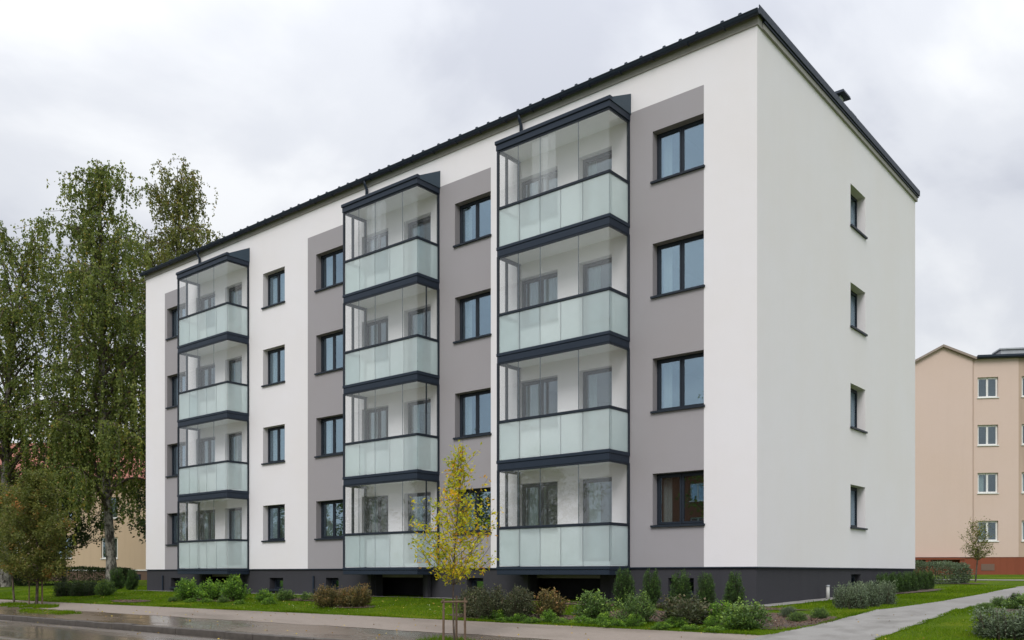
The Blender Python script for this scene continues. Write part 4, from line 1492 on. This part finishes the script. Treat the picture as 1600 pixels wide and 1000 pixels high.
def hedge(label, x, y, lx_, ly_, h, rz, mat, seed, n=9000, lf=0.07):
    r = np.random.default_rng(seed)
    t_ = thing('hedge', label, 'hedge', (x, y, g(x, y) - 0.03), rz)
    u = r.random((n, 3))
    P = (u - 0.5) * 2
    # push most leaves out to the shell of a rounded box
    m = np.max(np.abs(P), axis=1, keepdims=True)
    P = P / m * (1 - r.random((n, 1)) ** 2 * 0.35)
    P = P / (1 + 0.16 * ((np.abs(P) ** 4).sum(1, keepdims=True) - 1))
    lump = 1 + 0.06 * np.sin(P[:, :1] * 9 + seed) + 0.05 * np.sin(P[:, 1:2] * 7 + P[:, 2:3] * 5)
    P = P * lump + r.normal(size=P.shape) * 0.03
    D = P + r.normal(size=P.shape) * 0.7 + np.array([0, 0, 0.3])
    Q = P * np.array([lx_ / 2, ly_ / 2, h / 2]) + np.array([0, 0, h / 2])
    Q[:, 2] = np.maximum(Q[:, 2], 0.02)
    T = np.clip(0.4 + r.normal(size=n) * 0.2 + 0.1 * np.sin(P[:, 0] * 6), 0, 1)
    leaf_object('foliage', Q, D, r.uniform(0.7, 1.3, n) * lf, r.uniform(0.4, 0.6, n) * lf, T, M[mat], t_, seed=seed)
    mb = MB()
    for i in range(14):
        a, b_ = r.uniform(-0.4, 0.4) * lx_, r.uniform(-0.35, 0.35) * ly_
        mb.tube([(a, b_, -0.05), (a * 1.05, b_ * 1.05, h * 0.8)], [0.02, 0.008], 5)
    mb.build('stem', M['twig'], t_)['kind'] = 'stuff'
    return t_


hedge('broad clipped green hedge behind the far end of the gable', -1.0, 17.6, 2.4, 1.2, 0.82, R(39.7), 'spirea_leaf', 5, 9000, 0.075)
hedge('long low dark hedge in front of the pale house on the left', -40.6, 3.2, 6.5, 1.0, 0.95, R(39.7), 'dark_leaf', 6, 15000, 0.09)
hedge('dark tall hedge mass at the left end wall behind the birch trunk', -31.5, 6.0, 2.2, 1.5, 1.3, R(39.7), 'dark_leaf', 7, 7000, 0.09)

# bollard light at the gable
bo = thing('bollard_light', 'short pale grey bollard light standing by the gable plinth', 'bollard', (0.22, 3.6, g(0.22, 3.6)))
MB().tube([(0, 0, -0.05), (0, 0, 0.32)], 0.042, 14).build('post', plain('bollard_grey', (0.42, 0.42, 0.40), 0.5, 0.08), bo, True)
MB().tube([(0, 0, 0.321), (0, 0, 0.345), (0, 0, 0.36)], [0.05, 0.05, 0.035], 14).build('cap', M['zinc'], bo)


# ------------------------------------------------------------------ grass, weeds, fallen leaves
def on_lawn(x, y):
    """1 where turf grows"""
    ok = (y > -4.45 - 0.0) & ((y < -0.42) | (x > 0.45) | (x < -26.4))
    # path
    pc = np.interp(y, [-6.4, -4.6, -3, 0, 3.5, 8, 12, 15.5], [3.05, 3.02, 3.2, 3.36, 3.4, 3.22, 2.95, 2.9])
    pw = np.interp(y, [-6.4, -4.6, -3, 0, 3.5, 8, 12, 15.5], [1.05, 0.85, 0.74, 0.66, 0.62, 0.56, 0.5, 0.5])
    ok &= np.abs(x - pc) > pw + 0.0
    for (a, b_, c, d) in MULCH:
        q = ((x - a) / c) ** 2 + ((y - b_) / d) ** 2
        ok &= q > 0.9
    return ok


gv_ = np.vectorize(gm)
CX, CY = 8.186, -18.16


def scatter(n, seed, xlim, ylim, test=on_lawn, power=1.6):
    r = np.random.default_rng(seed)
    X = r.uniform(*xlim, n * 4)
    Y = r.uniform(*ylim, n * 4)
    dx_, dy_ = X - CX, Y - CY
    D = -0.63905 * dx_ + 0.76917 * dy_
    Xc = 0.76917 * dx_ + 0.63905 * dy_
    vis = (D > 7) & (np.abs(Xc) < D * 0.66 + 0.5)
    p = np.clip((13.0 / np.maximum(D, 7)) ** power, 0, 1)
    k = vis & (r.random(len(X)) < p) & test(X, Y)
    X, Y, D = X[k], Y[k], D[k]
    if len(X) > n:
        X, Y, D = X[:n], Y[:n], D[:n]
    return X, Y, D


def grass_object(name, label_mat, X, Y, D, hmin, hmax, seed, zoff=0.0, wid=0.006):
    r = np.random.default_rng(seed)
    n = len(X)
    Z = gv_(X, Y) + zoff
    s = np.clip(D / 15.0, 0.8, 2.2)
    # tufts: height follows a slow wave so that the turf is uneven
    hh = r.uniform(hmin, hmax, n) * (0.75 + 0.5 * (np.sin(X * 2.1 + np.sin(Y * 1.7) * 2) * np.cos(Y * 2.9 + 0.7)))
    P = np.stack([X, Y, Z - 0.004], 1)
    Dd = np.stack([r.normal(size=n) * 0.42, r.normal(size=n) * 0.42, np.ones(n)], 1)
    T = np.clip(0.48 + 0.22 * np.sin(X * 0.9 + Y * 0.4) * np.cos(Y * 1.3 - X * 0.25) + r.normal(size=n) * 0.17, 0, 1)
    return leaf_object(name, P, Dd, hh, wid * s * r.uniform(0.8, 1.6, n), T, M[label_mat], None, 0.1, 'stuff', seed=seed)


X, Y, D = scatter(300000, 1, (-34, 9.5), (-4.5, 16))
o = grass_object('grass', 'grass_blade', X, Y, D, 0.03, 0.075, 1)
o['label'] = 'short wet lawn grass around the building'
o['category'] = 'grass'


def verge_test(cx, cy, rx, ry):
    return lambda x, y: (((x - cx) / rx) ** 2 + ((y - cy) / ry) ** 2 + 0.35 * np.sin(x * 7) * np.sin(y * 9) < 1)


wx, wy = [], []
for (cx_, cy_, rx_, ry_, n_) in [(-2.5, -6.95, 0.75, 0.35, 1500), (-23.3, -5.7, 2.2, 0.42, 5200), (-19.5, -6.6, 1.8, 0.35, 2600), (-27.5, -5.9, 1.3, 0.4, 2500)]:
    X, Y, D = scatter(n_, int(-cx_ * 7), (cx_ - rx_ * 1.3, cx_ + rx_ * 1.3), (cy_ - ry_ * 1.3, cy_ + ry_ * 1.3), verge_test(cx_, cy_, rx_, ry_), 0.4)
    wx.append(X)
    wy.append(Y)
X, Y = np.concatenate(wx), np.concatenate(wy)
D = -0.63905 * (X - CX) + 0.76917 * (Y - CY)
o = grass_object('weeds', 'grass_blade', X, Y, D, 0.03, 0.12, 3)
o['label'] = 'ragged weeds growing round the staked trees at the kerb'
o['category'] = 'weeds'
# ragged turf creeping over the edges of the pavement, the path and the plinth gravel
r = np.random.default_rng(9)
ex = r.uniform(-32, 2.1, 26000)
ey = -4.47 - 0.07 * np.sin(ex * 0.2) + np.abs(r.normal(size=26000)) * -0.035 + 0.03
e2y = r.uniform(-4.4, 14, 12000)
pc = np.interp(e2y, [-4.6, -3, 0, 3.5, 8, 12, 15.5], [3.02, 3.2, 3.36, 3.4, 3.22, 2.95, 2.9])
pw = np.interp(e2y, [-4.6, -3, 0, 3.5, 8, 12, 15.5], [0.85, 0.74, 0.66, 0.62, 0.56, 0.5, 0.5])
e2x = pc + np.sign(r.random(12000) - 0.5) * (pw + r.normal(size=12000) * 0.025)
X, Y = np.concatenate([ex, e2x]), np.concatenate([ey, e2y])
D = -0.63905 * (X - CX) + 0.76917 * (Y - CY)
o = grass_object('turf_edge', 'grass_blade', X, Y, D, 0.03, 0.07, 4, 0.006)
o['label'] = 'ragged turf edge along the pavement and the path'
o['category'] = 'grass'
# clover heads and pale weeds in the turf
X, Y, D = scatter(220, 12, (-14, 5), (-4.45, -2.0), lambda x, y: (y > -4.4) & (y < -2.0) & (x < 2.2), 0.8)
r = np.random.default_rng(5)
n = len(X)
P = np.stack([X, Y, gv_(X, Y) + r.uniform(0.03, 0.09, n)], 1)
o = leaf_object('clover', P, np.stack([r.normal(size=n), r.normal(size=n), np.full(n, 0.5)], 1), np.full(n, 0.022), np.full(n, 0.02), r.random(n), M['flower'], None, 0.3, 'stuff')
o['label'] = 'pale clover heads dotted in the front lawn'
o['category'] = 'clover'
# fallen leaves
X, Y, D = scatter(700, 13, (-30, 5), (-8.3, -1.0), lambda x, y: (y < -1.0), 0.6)
r = np.random.default_rng(6)
n = len(X)
Zf = np.array([(-0.655 if y < -7.45 else g(x, y) + 0.014) for x, y in zip(X, Y)])
P = np.stack([X, Y, Zf + 0.006], 1)
o = leaf_object('fallen_leaves', P, np.stack([r.normal(size=n), r.normal(size=n), r.normal(size=n) * 0.08 + 0.1], 1), r.uniform(0.03, 0.055, n), r.uniform(0.02, 0.035, n), r.random(n), M['fallen_leaf'], None, 0.1, 'stuff')
o['label'] = 'yellow fallen leaves scattered on pavement, road and turf'
o['category'] = 'fallen leaves'
# bark chips on the soil beds
PX_, PY_ = [], []
r = np.random.default_rng(15)
for (a, b_, c, d) in MULCH[:8]:
    m = int(900 * c * d)
    q = np.sqrt(r.random(m))
    th = r.random(m) * 6.283
    PX_.append(a + c * q * np.cos(th))
    PY_.append(b_ + d * q * np.sin(th))
X, Y = np.concatenate(PX_), np.concatenate(PY_)
n = len(X)
P = np.stack([X, Y, gv_(X, Y) + 0.022], 1)
t = plain('bark_chip', (0.15, 0.095, 0.065), 0.9, 0.5, 9)
o = leaf_object('bark_mulch', P, np.stack([r.normal(size=n), r.normal(size=n), r.normal(size=n) * 0.3 + 0.15], 1), r.uniform(0.02, 0.05, n), r.uniform(0.012, 0.03, n), r.random(n), t, None, 0.2, 'stuff')
o['label'] = 'brown bark chips on the planting beds'
o['category'] = 'mulch'
